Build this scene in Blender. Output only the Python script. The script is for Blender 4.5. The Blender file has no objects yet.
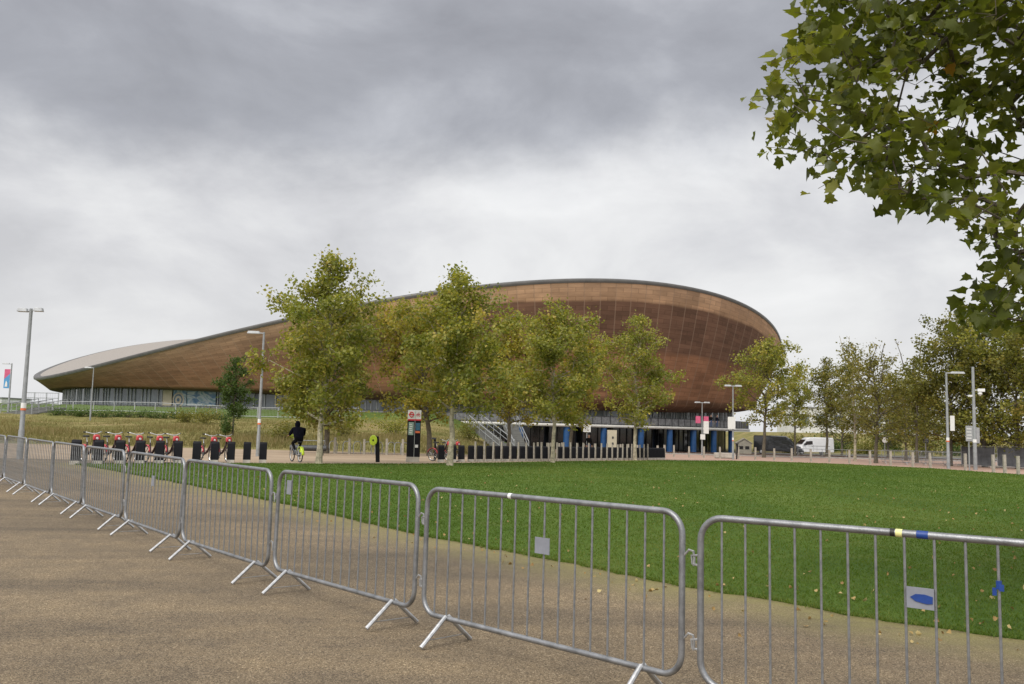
import bpy, bmesh, math, random
import numpy as np
from mathutils import Vector, Matrix
R = math.radians
random.seed(7)
rng = np.random.default_rng(7)
scene = bpy.context.scene
COL = scene.collection

# ------------------------------------------------------------------ camera
F, CX, CY, H = 870.0, 512.0, 342.0, 1.58
PITCH, ROLL = math.atan(85 / 870.0), 0.025
fw = np.array([0, math.cos(PITCH), math.sin(PITCH)])
_u = np.array([0, -math.sin(PITCH), math.cos(PITCH)])
_r = np.array([1.0, 0, 0])
ri = _r * math.cos(ROLL) + _u * math.sin(ROLL)
up = -_r * math.sin(ROLL) + _u * math.cos(ROLL)
CAM = np.array([0, 0, H])
cam_data = bpy.data.cameras.new("camera")
cam_data.sensor_width = 36.0
cam_data.lens = F / 1024 * 36
cam_data.clip_start = 0.05
cam_data.clip_end = 9000
cam = bpy.data.objects.new("camera", cam_data)
COL.objects.link(cam)
M = Matrix.Identity(4)
for i in range(3):
    M[i][0], M[i][1], M[i][2], M[i][3] = ri[i], up[i], -fw[i], CAM[i]
cam.matrix_world = M
scene.camera = cam


def ray(px, py):
    return ri * (px - CX) / F - up * (py - CY) / F + fw


def at(px, py, Y):
    """point seen at a pixel, at world distance Y"""
    d = ray(px, py)
    return CAM + d * (Y / d[1])


def proj(p):
    d = np.asarray(p, float) - CAM
    z = d @ fw
    return CX + F * (d @ ri) / z, CY - F * (d @ up) / z


def sstep(t):
    t = np.clip(t, 0, 1)
    return t * t * (3 - 2 * t)


# ------------------------------------------------------------------ terrain
VEL = dict(cx=-21.143, cy=161.0, a=68.097, b=51.587, th=-0.38131, h0=14.367, h1=-6.618, ph=4.08448, zl=5.33, n=1.16)


def vel_r(x, y, k=0.0):
    c, s = math.cos(VEL['th']), math.sin(VEL['th'])
    dx, dy = x - VEL['cx'], y - VEL['cy']
    u, v = c * dx + s * dy, -s * dx + c * dy
    return np.sqrt((u / (VEL['a'] - k)) ** 2 + (v / (VEL['b'] - k)) ** 2)


def g0(y):
    return -0.0135 * (np.clip(y, 25, 150) - 25)


def mound(x, y):
    m = 0.092 * (np.clip(y, 65, 110) - 65) * sstep((3 - x) / 13)
    inside = sstep((1.0 - vel_r(x, y, 6.0)) * 12)
    # soft lumps
    m = m + 0.18 * np.sin(x * .21 + 1) * np.sin(y * .17) * np.clip(m, 0, 1)
    m = m * (1 - inside)
    bank = 3.6 * sstep((y - 150) / 22) * sstep((x - 48) / 14)
    return m + bank


def g(x, y):
    return g0(y) + mound(x, y)


def gpix(px, py):
    """ground point under a pixel (flat apron part)"""
    d = ray(px, py)
    z = 0.0
    for _ in range(30):
        t = (z - H) / d[2]
        z = float(g0(t * d[1]))
    p = CAM + d * t
    return float(p[0]), float(p[1])


def base(px, Y):
    """ground point at distance Y whose foot is seen in column px"""
    X = (px - CX) / F * Y
    for _ in range(8):
        q = proj((X, Y, float(g(X, Y))))
        X += (px - q[0]) / F * Y
    return float(X), float(Y), float(g(X, Y))


# ------------------------------------------------------------------ helpers
class MB:
    def __init__(s):
        s.v, s.f, s.m = [], [], []

    def add(s, vs, fs, mi=0):
        o = len(s.v)
        s.v += [tuple(map(float, p)) for p in vs]
        s.f += [tuple(o + i for i in f) for f in fs]
        s.m += [mi] * len(fs)

    def box(s, c, d, rz=0, taper=1.0, mi=0, ty=None):
        x, y, z = d[0] / 2, d[1] / 2, d[2] / 2
        ty = taper if ty is None else ty
        co, si = math.cos(rz), math.sin(rz)
        vs = []
        for (a, b, e) in ((-1, -1, -1), (1, -1, -1), (1, 1, -1), (-1, 1, -1), (-1, -1, 1), (1, -1, 1), (1, 1, 1), (-1, 1, 1)):
            k, ky = (taper, ty) if e > 0 else (1, 1)
            X, Y = a * x * k, b * y * ky
            vs.append((c[0] + co * X - si * Y, c[1] + si * X + co * Y, c[2] + e * z))
        s.add(vs, [(3, 2, 1, 0), (4, 5, 6, 7), (0, 1, 5, 4), (1, 2, 6, 5), (2, 3, 7, 6), (3, 0, 4, 7)], mi)

    def tube(s, pts, rad, n=8, closed=False, mi=0, cap=True):
        pts = [Vector(p) for p in pts]
        k = len(pts)
        if not hasattr(rad, '__len__'):
            rad = [rad] * k
        vs, fs = [], []
        ref = None
        for i, p in enumerate(pts):
            if closed:
                t = pts[(i + 1) % k] - pts[i - 1]
            else:
                t = pts[min(i + 1, k - 1)] - pts[max(i - 1, 0)]
            t = t.normalized() if t.length > 1e-9 else Vector((0, 0, 1))
            if ref is None:
                ref = Vector((0, 0, 1)) if abs(t.z) < .9 else Vector((1, 0, 0))
            a = (ref - t * ref.dot(t))
            a = a.normalized() if a.length > 1e-6 else t.orthogonal().normalized()
            ref = a
            b = t.cross(a)
            for j in range(n):
                w = 2 * math.pi * j / n
                vs.append(p + (a * math.cos(w) + b * math.sin(w)) * rad[i])
        for i in range(k if closed else k - 1):
            i2 = (i + 1) % k
            for j in range(n):
                j2 = (j + 1) % n
                fs.append((i * n + j, i * n + j2, i2 * n + j2, i2 * n + j))
        if cap and not closed:
            fs.append(tuple(range(n))[::-1])
            fs.append(tuple((k - 1) * n + j for j in range(n)))
        s.add(vs, fs, mi)

    def lathe(s, prof, n=16, c=(0, 0, 0), axis='z', mi=0):
        vs, fs = [], []
        for (r, h) in prof:
            for j in range(n):
                w = 2 * math.pi * j / n
                a, b = r * math.cos(w), r * math.sin(w)
                p = {'z': (a, b, h), 'y': (a, h, b), 'x': (h, a, b)}[axis]
                vs.append((p[0] + c[0], p[1] + c[1], p[2] + c[2]))
        for i in range(len(prof) - 1):
            for j in range(n):
                j2 = (j + 1) % n
                fs.append((i * n + j, i * n + j2, (i + 1) * n + j2, (i + 1) * n + j))
        fs.append(tuple(range(n))[::-1])
        fs.append(tuple((len(prof) - 1) * n + j for j in range(n)))
        s.add(vs, fs, mi)

    def prism(s, poly, y0, y1, mi=0, plane='xz'):
        k = len(poly)
        def P(a, b, c):
            return {'xz': (a, c, b), 'yz': (c, a, b), 'xy': (a, b, c)}[plane]
        vs = [P(a, b, y0) for a, b in poly] + [P(a, b, y1) for a, b in poly]
        fs = [tuple(range(k)), tuple(range(2 * k - 1, k - 1, -1))]
        fs += [(i, i + k, (i + 1) % k + k, (i + 1) % k) for i in range(k)]
        s.add(vs, fs, mi)

    def mesh(s, name, smooth=True, ang=35):
        me = bpy.data.meshes.new(name)
        me.from_pydata(s.v, [], s.f)
        bm = bmesh.new(); bm.from_mesh(me)
        bmesh.ops.recalc_face_normals(bm, faces=bm.faces)
        bm.to_mesh(me); bm.free()
        me.polygons.foreach_set('material_index', s.m)
        if smooth:
            me.shade_smooth()
            me.set_sharp_from_angle(angle=R(ang))
        me.update()
        return me


def link(name, me, mats, parent=None, loc=(0, 0, 0), rz=0, bevel=0):
    if isinstance(me, MB):
        me = me.mesh(name)
    for m in (mats if isinstance(mats, (list, tuple)) else [mats]):
        if len(me.materials) < (len(mats) if isinstance(mats, (list, tuple)) else 1):
            me.materials.append(m)
    o = bpy.data.objects.new(name, me)
    COL.objects.link(o)
    o.location = loc
    o.rotation_euler = (0, 0, rz)
    if parent:
        o.parent = parent
    if bevel:
        b = o.modifiers.new('bevel', 'BEVEL'); b.width = bevel; b.segments = 2; b.limit_method = 'ANGLE'
    return o


def thing(name, label, cat, loc=(0, 0, 0), rz=0, group=None):
    o = bpy.data.objects.new(name, None)
    COL.objects.link(o)
    o.empty_display_size = .2
    o.location = loc
    o.rotation_euler = (0, 0, rz)
    return tag(o, label, cat, group)


def tag(o, label, cat, group=None):
    o['label'] = label
    o['category'] = cat
    if group:
        o['group'] = group
    return o


def kind(o, k):
    o['kind'] = k
    return o


def dup(o, parent=None):
    c = o.copy(); COL.objects.link(c)
    if parent:
        c.parent = parent
    for ch in list(o.children):
        dup(ch, c)
    return c


ORD = ['', 'first', 'second', 'third', 'fourth', 'fifth', 'sixth', 'seventh', 'eighth', 'ninth', 'tenth', 'eleventh', 'twelfth',
       'thirteenth', 'fourteenth', 'fifteenth', 'sixteenth', 'seventeenth', 'eighteenth', 'nineteenth', 'twentieth']


# ------------------------------------------------------------------ materials
def NT(name):
    m = bpy.data.materials.new(name)
    m.use_nodes = True
    nt = m.node_tree
    return m, nt, nt.nodes['Principled BSDF'], nt.nodes.new, nt.links.new


def mat(name, col, rough=.6, metal=0.0, var=.12, scale=6.0, bump=0.0, bscale=40.0, spec=.5, trans=0, coat=0):
    m, nt, b, N, L = NT(name)
    b.inputs['Roughness'].default_value = rough
    b.inputs['Metallic'].default_value = metal
    b.inputs['Specular IOR Level'].default_value = spec
    b.inputs['Transmission Weight'].default_value = trans
    b.inputs['Coat Weight'].default_value = coat
    tc = N('ShaderNodeTexCoord')
    n = N('ShaderNodeTexNoise'); n.inputs['Scale'].default_value = scale; n.inputs['Detail'].default_value = 6
    n.inputs['Roughness'].default_value = .65
    L(tc.outputs['Object'], n.inputs['Vector'])
    r = N('ShaderNodeValToRGB')
    lo = [max(0, c * (1 - var * 1.6)) for c in col]; hi = [min(1, c * (1 + var * 1.6)) for c in col]
    r.color_ramp.elements[0].color = (*lo, 1); r.color_ramp.elements[0].position = .3
    r.color_ramp.elements[1].color = (*hi, 1); r.color_ramp.elements[1].position = .7
    L(n.outputs['Fac'], r.inputs['Fac']); L(r.outputs['Color'], b.inputs['Base Color'])
    if bump:
        n2 = N('ShaderNodeTexNoise'); n2.inputs['Scale'].default_value = bscale; n2.inputs['Detail'].default_value = 4
        L(tc.outputs['Object'], n2.inputs['Vector'])
        bp = N('ShaderNodeBump'); bp.inputs['Strength'].default_value = bump; bp.inputs['Distance'].default_value = .02
        L(n2.outputs['Fac'], bp.inputs['Height']); L(bp.outputs['Normal'], b.inputs['Normal'])
    return m


def ramp(N, stops, interp='LINEAR'):
    r = N('ShaderNodeValToRGB'); cr = r.color_ramp; cr.interpolation = interp
    while len(cr.elements) < len(stops):
        cr.elements.new(.5)
    for e, (p, c) in zip(cr.elements, stops):
        e.position = p; e.color = (*c, 1) if len(c) == 3 else c
    return r


def noise(N, L, vec, scale, detail=5, rough=.6, dist=0, dim=None):
    n = N('ShaderNodeTexNoise'); n.inputs['Scale'].default_value = scale; n.inputs['Detail'].default_value = detail
    n.inputs['Roughness'].default_value = rough; n.inputs['Distortion'].default_value = dist
    if vec is not None:
        L(vec, n.inputs['Vector'])
    return n.outputs['Fac']


def mixc(N, L, fac, a, b, mode='MIX'):
    x = N('ShaderNodeMix'); x.data_type = 'RGBA'; x.blend_type = mode; x.clamp_factor = True
    for s, val in ((0, fac), (6, a), (7, b)):
        if hasattr(val, 'is_linked') or hasattr(val, 'links'):
            L(val, x.inputs[s])
        elif s == 0:
            x.inputs[0].default_value = val
        else:
            x.inputs[s].default_value = (*val, 1)
    return x.outputs[2]


def math_(N, L, op, a, b=0, c=0, clamp=False):
    x = N('ShaderNodeMath'); x.operation = op; x.use_clamp = clamp
    for i, val in enumerate((a, b, c)):
        if hasattr(val, 'links'):
            L(val, x.inputs[i])
        else:
            x.inputs[i].default_value = val
    return x.outputs[0]


def mapping(N, L, vec, scale=(1, 1, 1), rot=(0, 0, 0)):
    x = N('ShaderNodeMapping'); x.inputs['Scale'].default_value = scale; x.inputs['Rotation'].default_value = rot
    L(vec, x.inputs['Vector'])
    return x.outputs['Vector']


def foliage(name, stops, trans=.45, rough=.55):
    m, nt, b, N, L = NT(name)
    a = N('ShaderNodeAttribute'); a.attribute_name = 'rnd'
    r = ramp(N, stops)
    L(a.outputs['Fac'], r.inputs['Fac'])
    tc = N('ShaderNodeTexCoord')
    n = noise(N, L, tc.outputs['Object'], .9, 3)
    c = mixc(N, L, math_(N, L, 'MULTIPLY', n, .55), r.outputs['Color'], tuple(x * .72 for x in stops[len(stops) // 2][1]))
    L(c, b.inputs['Base Color'])
    b.inputs['Roughness'].default_value = rough
    b.inputs['Specular IOR Level'].default_value = .35
    t = N('ShaderNodeBsdfTranslucent')
    h = N('ShaderNodeHueSaturation'); h.inputs['Saturation'].default_value = 1.15; h.inputs['Value'].default_value = 1.25
    L(c, h.inputs['Color']); L(h.outputs['Color'], t.inputs['Color'])
    mx = N('ShaderNodeMixShader'); mx.inputs['Fac'].default_value = trans
    L(b.outputs[0], mx.inputs[1]); L(t.outputs[0], mx.inputs[2])
    L(mx.outputs[0], nt.nodes['Material Output'].inputs['Surface'])
    return m


galv = mat('galvanised_steel', (.255, .26, .27), .45, .7, .22, 9, .12, 120)
galv_bright = mat('galvanised_steel_worn', (.25, .255, .265), .45, .6, .2, 14, .1, 150)
grey_metal = mat('grey_painted_metal', (.27, .28, .285), .5, .25, .12, 4)
light_metal = mat('light_grey_metal', (.42, .43, .44), .45, .3, .12, 4)
dark_metal = mat('dark_metal', (.05, .052, .055), .5, .2, .2, 5)
black_paint = mat('black_navy_paint', (.006, .006, .009), .6, 0, .25, 5)
black_rubber = mat('black_rubber', (.02, .02, .021), .8, 0, .2, 9)
red_plastic = mat('red_plastic', (.52, .05, .06), .35, 0, .1, 5)
white_plastic = mat('white_plastic', (.72, .72, .72), .4, 0, .06, 5)
lime_paint = mat('lime_paint', (.55, .72, .04), .4, 0, .08, 6)
silver = mat('silver', (.6, .6, .6), .3, .8, .1, 6)
blue_column = mat('blue_column_paint', (.014, .070, .20), .45, 0, .15, 2)
cream = mat('cream_panel', (.50, .44, .32), .6, 0, .06, 2)
timber_post = mat('weathered_timber', (.33, .30, .25), .8, 0, .2, 7, .3, 60)
concrete = mat('pale_concrete', (.42, .39, .34), .85, 0, .14, 3, .3, 50)
stone_step = mat('grey_stone_step', (.15, .15, .14), .8, 0, .14, 3, .2, 50)
dark_glass = mat('dark_glass', (.012, .014, .016), .08, 0, .3, .5, spec=.7)
pane_glass = mat('window_glass', (.13, .15, .165), .06, 0, .3, .4, spec=.8)
orange_band = mat('orange_band', (.7, .16, .06), .5, 0, .05, 5)
white_band = mat('white_band', (.75, .75, .73), .5, 0, .05, 5)
blue_tape = mat('blue_tape', (.010, .045, .22), .45, 0, .12, 20)
yellow_tape = mat('yellow_tape', (.75, .72, .30), .45, 0, .08, 20)
black_tape = mat('black_tape', (.015, .015, .013), .5, 0, .1, 20)
foot_steel = mat('bright_galvanised_steel', (.45, .455, .465), .38, .75, .2, 14, .1, 150)
plate_grey = mat('grey_plate', (.23, .24, .275), .55, .1, .08, 10)
sign_white = mat('sign_white', (.7, .7, .68), .5, 0, .04, 4)
sign_grey = mat('sign_grey', (.32, .33, .34), .5, .2, .08, 4)
red_sign = mat('sign_red', (.6, .03, .05), .5, 0, .04, 4)
pink_sign = mat('banner_pink', (.55, .10, .20), .7, 0, .12, 3)
blue_sign = mat('banner_blue', (.08, .28, .52), .7, 0, .15, 3)
teal_sign = mat('panel_teal', (.09, .25, .26), .5, 0, .1, 4)
skin = mat('skin', (.45, .27, .19), .6, 0, .08, 8)
navy_cloth = mat('navy_black_cloth', (.007, .007, .014), .9, 0, .25, 12, .3, 40)
black_cloth = mat('black_cloth', (.007, .007, .008), .9, 0, .25, 12, .3, 40)
blue_cloth = mat('blue_cloth', (.05, .08, .16), .9, 0, .2, 12)
for _m in (navy_cloth, black_cloth):
    _m.node_tree.nodes['Principled BSDF'].inputs['Specular IOR Level'].default_value = .08
hair_dark = mat('dark_hair', (.025, .018, .012), .7, 0, .25, 30)
black_paint.node_tree.nodes['Principled BSDF'].inputs['Specular IOR Level'].default_value = .2
scrim = mat('dark_scrim', (.10, .105, .115), .85, 0, .25, 2)
bark = mat('plane_bark', (.34, .30, .215), .9, 0, .4, 5, .5, 18)
bark_dark = mat('dark_bark', (.10, .085, .06), .9, 0, .3, 5, .5, 18)

# gravel path ------------------------------------------------
def gravel_material():
    m, nt, b, N, L = NT('bound_gravel')
    tc = N('ShaderNodeTexCoord'); P = tc.outputs['Object']
    vo = N('ShaderNodeTexVoronoi'); vo.inputs['Scale'].default_value = 140; L(P, vo.inputs['Vector'])
    sp = N('ShaderNodeSeparateColor'); L(vo.outputs['Color'], sp.inputs['Color'])
    r = ramp(N, [(0, (.060, .043, .024)), (.3, (.128, .095, .056)), (.62, (.196, .149, .092)), (.88, (.28, .222, .145)), (1, (.41, .34, .235))])
    L(sp.outputs[0], r.inputs['Fac'])
    big = noise(N, L, mapping(N, L, P, (.16, .55, 1)), 1.0, 7, .62, .6)
    rb = ramp(N, [(.30, (.58, .575, .58)), (.5, (.93, .90, .87)), (.70, (1.24, 1.20, 1.12))])
    L(big, rb.inputs['Fac'])
    c = mixc(N, L, 1.0, r.outputs['Color'], rb.outputs['Color'], 'MULTIPLY')
    mid = noise(N, L, P, 2.3, 6, .7)
    rm = ramp(N, [(.3, (.78, .78, .8)), (.7, (1.17, 1.15, 1.1))]); L(mid, rm.inputs['Fac'])
    c = mixc(N, L, 1.0, c, rm.outputs['Color'], 'MULTIPLY')
    # worn lane: long damp smears on the open side
    st = noise(N, L, mapping(N, L, P, (.35, 1.7, 1), (0, 0, R(-12))), 1.0, 5, .6, .8)
    rs = ramp(N, [(.46, (1, 1, 1)), (.60, (.84, .84, .86))]); L(st, rs.inputs['Fac'])
    c = mixc(N, L, .55, c, rs.outputs['Color'], 'MULTIPLY')
    # moss and grass creeping in from the lawn
    a = N('ShaderNodeAttribute'); a.attribute_name = 'moss'
    ns = noise(N, L, P, 3.0, 8, .75)
    f = math_(N, L, 'MULTIPLY', a.outputs['Fac'], math_(N, L, 'MULTIPLY', math_(N, L, 'SUBTRACT', ns, .18, clamp=True), 2.3), clamp=True)
    c = mixc(N, L, f, c, mixc(N, L, sp.outputs[1], (.16, .15, .035), (.27, .235, .085)))
    L(c, b.inputs['Base Color'])
    b.inputs['Roughness'].default_value = .88
    bp = N('ShaderNodeBump'); bp.inputs['Strength'].default_value = .8; bp.inputs['Distance'].default_value = .008
    L(sp.outputs[2], bp.inputs['Height']); L(bp.outputs['Normal'], b.inputs['Normal'])
    return m


def plaza_material():
    m, nt, b, N, L = NT('buff_paving')
    tc = N('ShaderNodeTexCoord'); P = tc.outputs['Object']
    sx = N('ShaderNodeSeparateXYZ'); L(P, sx.inputs[0])
    n1 = noise(N, L, mapping(N, L, P, (.25, .8, 1)), .5, 7, .65, .4)
    r = ramp(N, [(.3, (.24, .175, .115)), (.55, (.33, .245, .165)), (.75, (.42, .325, .23))]); L(n1, r.inputs['Fac'])
    r2 = ramp(N, [(.3, (.26, .165, .125)), (.55, (.345, .225, .17)), (.75, (.42, .30, .23))]); L(n1, r2.inputs['Fac'])
    f = math_(N, L, 'MULTIPLY', math_(N, L, 'SUBTRACT', sx.outputs[0], 2), .1, clamp=True)
    c = mixc(N, L, f, r.outputs['Color'], r2.outputs['Color'])
    n2 = noise(N, L, P, 22, 4, .7)
    rm = ramp(N, [(.3, (.8, .8, .8)), (.7, (1.18, 1.18, 1.18))]); L(n2, rm.inputs['Fac'])
    c = mixc(N, L, 1.0, c, rm.outputs['Color'], 'MULTIPLY')
    L(c, b.inputs['Base Color']); b.inputs['Roughness'].default_value = .85
    return m


def lawn_material():
    m, nt, b, N, L = NT('mown_lawn')
    tc = N('ShaderNodeTexCoord'); P = tc.outputs['Object']
    n1 = noise(N, L, mapping(N, L, P, (.35, .12, 1), (0, 0, R(20))), 1, 6, .65, .5)
    r = ramp(N, [(.3, (.044, .088, .011)), (.5, (.070, .122, .016)), (.7, (.106, .150, .027))]); L(n1, r.inputs['Fac'])
    n2 = noise(N, L, mapping(N, L, P, (1, .6, 1)), 9, 8, .8)
    rm = ramp(N, [(.25, (.55, .58, .5)), (.5, (1, 1, 1)), (.8, (1.5, 1.4, 1.3))]); L(n2, rm.inputs['Fac'])
    c = mixc(N, L, 1.0, r.outputs['Color'], rm.outputs['Color'], 'MULTIPLY')
    n3 = noise(N, L, P, 1.1, 6, .7)
    ry = ramp(N, [(.52, (0, 0, 0)), (.72, (.55, .55, .55))]); L(n3, ry.inputs['Fac'])
    c = mixc(N, L, ry.outputs['Color'], c, (.115, .13, .03))
    L(c, b.inputs['Base Color']); b.inputs['Roughness'].default_value = .9
    b.inputs['Specular IOR Level'].default_value = .15
    bp = N('ShaderNodeBump'); bp.inputs['Strength'].default_value = .9; bp.inputs['Distance'].default_value = .04
    L(n2, bp.inputs['Height']); L(bp.outputs['Normal'], b.inputs['Normal'])
    return m


def meadow_material():
    m, nt, b, N, L = NT('rough_meadow')
    tc = N('ShaderNodeTexCoord'); P = tc.outputs['Object']
    n1 = noise(N, L, mapping(N, L, P, (.12, .3, 1)), 1, 7, .65, .6)
    r = ramp(N, [(.28, (.09, .10, .028)), (.45, (.17, .155, .055)), (.6, (.235, .19, .085)), (.78, (.29, .20, .12))]); L(n1, r.inputs['Fac'])
    # the steep bank near the building is kept short and green
    sx = N('ShaderNodeSeparateXYZ'); L(P, sx.inputs[0])
    f = math_(N, L, 'MULTIPLY', math_(N, L, 'SUBTRACT', sx.outputs[1], 93), .15, clamp=True)
    fx = math_(N, L, 'MULTIPLY', math_(N, L, 'SUBTRACT', 14, sx.outputs[0]), .2, clamp=True)
    c = mixc(N, L, math_(N, L, 'MULTIPLY', f, fx), r.outputs['Color'], (.085, .13, .032))
    n2 = noise(N, L, P, 3.5, 7, .8)
    rm = ramp(N, [(.3, (.6, .6, .6)), (.7, (1.35, 1.35, 1.3))]); L(n2, rm.inputs['Fac'])
    c = mixc(N, L, 1.0, c, rm.outputs['Color'], 'MULTIPLY')
    L(c, b.inputs['Base Color']); b.inputs['Roughness'].default_value = .95
    b.inputs['Specular IOR Level'].default_value = .1
    return m


def asphalt_material():
    m, nt, b, N, L = NT('asphalt')
    tc = N('ShaderNodeTexCoord'); P = tc.outputs['Object']
    n = noise(N, L, P, .6, 8, .7)
    r = ramp(N, [(.3, (.075, .073, .072)), (.7, (.15, .145, .14))]); L(n, r.inputs['Fac'])
    L(r.outputs['Color'], b.inputs['Base Color']); b.inputs['Roughness'].default_value = .8
    return m


def cladding_material():
    m, nt, b, N, L = NT('cedar_cladding')
    uv = N('ShaderNodeUVMap'); uv.uv_map = 'cladding'
    sx = N('ShaderNodeSeparateXYZ'); L(uv.outputs[0], sx.inputs[0])
    u, v = sx.outputs[0], sx.outputs[1]     # u: metres round the bowl, v: 0..1 up the face
    us = math_(N, L, 'ADD', u, math_(N, L, 'MULTIPLY', v, 3.0))
    # board rows
    cv = N('ShaderNodeCombineXYZ'); L(us, cv.inputs[0]); L(math_(N, L, 'MULTIPLY', v, 30), cv.inputs[1])
    br = N('ShaderNodeTexBrick'); br.offset = .5
    br.inputs['Scale'].default_value = 1; br.inputs['Brick Width'].default_value = 2.2; br.inputs['Row Height'].default_value = 1.0
    br.inputs['Mortar Size'].default_value = .045; br.inputs['Mortar Smooth'].default_value = .3
    br.inputs['Color1'].default_value = (.88, .88, .88, 1); br.inputs['Color2'].default_value = (1.12, 1.12, 1.12, 1)
    br.inputs['Mortar'].default_value = (.70, .68, .66, 1)
    L(cv.outputs[0], br.inputs['Vector'])
    # large panels with weathering differences
    cp = N('ShaderNodeCombineXYZ'); L(us, cp.inputs[0]); L(math_(N, L, 'MULTIPLY', v, 5), cp.inputs[1])
    bp_ = N('ShaderNodeTexBrick'); bp_.offset = .5
    bp_.inputs['Scale'].default_value = 1; bp_.inputs['Brick Width'].default_value = 4.4; bp_.inputs['Row Height'].default_value = 1
    bp_.inputs['Mortar Size'].default_value = .0; bp_.inputs['Color1'].default_value = (.70, .70, .70, 1); bp_.inputs['Color2'].default_value = (1.25, 1.24, 1.22, 1)
    L(cp.outputs[0], bp_.inputs['Vector'])
    # shading painted up the face: dark foot, red belly, dark overhang, pale rim strip
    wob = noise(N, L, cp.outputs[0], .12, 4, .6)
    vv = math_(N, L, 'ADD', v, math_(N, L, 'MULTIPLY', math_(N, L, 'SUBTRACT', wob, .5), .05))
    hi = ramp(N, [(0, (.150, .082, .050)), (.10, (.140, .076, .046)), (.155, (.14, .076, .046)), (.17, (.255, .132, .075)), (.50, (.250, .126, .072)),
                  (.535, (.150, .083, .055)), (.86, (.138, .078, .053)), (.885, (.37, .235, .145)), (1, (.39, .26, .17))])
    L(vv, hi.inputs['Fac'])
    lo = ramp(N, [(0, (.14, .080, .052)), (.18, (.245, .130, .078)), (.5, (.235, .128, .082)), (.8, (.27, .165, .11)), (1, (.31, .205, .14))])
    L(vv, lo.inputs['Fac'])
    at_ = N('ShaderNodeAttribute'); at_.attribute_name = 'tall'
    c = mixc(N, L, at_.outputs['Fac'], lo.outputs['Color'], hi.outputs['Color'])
    c = mixc(N, L, 1.0, c, br.outputs['Color'], 'MULTIPLY')
    c = mixc(N, L, .55, c, bp_.outputs['Color'], 'MULTIPLY')
    st = noise(N, L, mapping(N, L, cp.outputs[0], (.22, 3.5, 1)), 1, 6, .7)
    rs = ramp(N, [(.3, (.93, .92, .91)), (.7, (1.50, 1.47, 1.44))]); L(st, rs.inputs['Fac'])
    c = mixc(N, L, 1.0, c, rs.outputs['Color'], 'MULTIPLY')
    # metal ribs between the bays
    fr = math_(N, L, 'FRACT', math_(N, L, 'MULTIPLY', us, 1 / 2.2))
    rib = math_(N, L, 'LESS_THAN', fr, .07)
    c = mixc(N, L, math_(N, L, 'MULTIPLY', rib, .45), c, (.36, .25, .18))
    L(c, b.inputs['Base Color']); b.inputs['Roughness'].default_value = .75
    b.inputs['Specular IOR Level'].default_value = .25
    return m


def roof_material():
    m, nt, b, N, L = NT('standing_seam_roof')
    tc = N('ShaderNodeTexCoord'); P = tc.outputs['Object']
    w = N('ShaderNodeTexWave'); w.inputs['Scale'].default_value = .8; w.inputs['Distortion'].default_value = 0
    L(mapping(N, L, P, (1, 1, 0), (0, 0, R(20))), w.inputs['Vector'])
    r = ramp(N, [(0, (.22, .19, .165)), (.25, (.30, .265, .235)), (1, (.325, .29, .255))]); L(w.outputs['Fac'], r.inputs['Fac'])
    n = noise(N, L, P, .15, 5, .6)
    c = mixc(N, L, math_(N, L, 'MULTIPLY', n, .5), r.outputs['Color'], (.26, .235, .21))
    L(c, b.inputs['Base Color']); b.inputs['Roughness'].default_value = .55; b.inputs['Metallic'].default_value = .1
    return m


def mural_material():
    m, nt, b, N, L = NT('printed_mural')
    tc = N('ShaderNodeTexCoord'); P = tc.outputs['Object']
    n = noise(N, L, mapping(N, L, P, (.25, .25, .6)), 1.0, 3, .6, 1.6)
    r = ramp(N, [(.30, (.03, .10, .22)), (.42, (.10, .20, .32)), (.5, (.42, .47, .48)), (.6, (.09, .22, .27)), (.7, (.35, .33, .26))])
    L(n, r.inputs['Fac']); L(r.outputs['Color'], b.inputs['Base Color']); b.inputs['Roughness'].default_value = .35
    return m


gravel = gravel_material(); paving = plaza_material(); lawn_mat = lawn_material(); meadow = meadow_material(); asphalt = asphalt_material()
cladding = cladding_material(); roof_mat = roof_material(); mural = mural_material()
kerb_mat = mat('kerb_stone', (.34, .32, .30), .8, 0, .15, 3)
white_line = mat('road_paint', (.6, .6, .57), .8, 0, .15, 3)

LEAF_GREEN = [(0, (0.102, 0.134, 0.029)), (0.35, (0.209, 0.235, 0.047)), (0.6, (0.331, 0.322, 0.068)), (0.85, (0.48, 0.407, 0.098)), (1, (0.535, 0.407, 0.118))]
LEAF_YELLOW = [(0, (0.111, 0.129, 0.025)), (0.3, (0.228, 0.231, 0.045)), (0.6, (0.366, 0.323, 0.065)), (0.85, (0.469, 0.366, 0.075)), (1, (0.475, 0.338, 0.08))]
LEAF_DULL = [(0, (0.078, 0.09, 0.021)), (0.4, (0.15, 0.158, 0.035)), (0.7, (0.238, 0.224, 0.051)), (1, (0.4, 0.3, 0.081))]
LEAF_BROWN = [(0, (0.098, 0.099, 0.025)), (0.4, (0.192, 0.192, 0.046)), (0.7, (0.267, 0.24, 0.064)), (1, (0.371, 0.286, 0.079))]
LEAF_DARK = [(0, (0.041, 0.073, 0.019)), (0.5, (0.081, 0.13, 0.03)), (1, (0.162, 0.211, 0.049))]
f_green = foliage('leaves_green', LEAF_GREEN)
f_yellow = foliage('leaves_yellow', LEAF_YELLOW)
f_dull = foliage('leaves_dull', LEAF_DULL)
f_brown = foliage('leaves_brown', LEAF_BROWN)
f_dark = foliage('leaves_dark', LEAF_DARK)
f_near = foliage('leaves_near', [(0, (.042, .060, .012)), (.35, (.112, .138, .027)), (.65, (.215, .23, .046)), (.92, (.36, .34, .085)), (1, (.46, .23, .055))], trans=.5, rough=.42)
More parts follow.
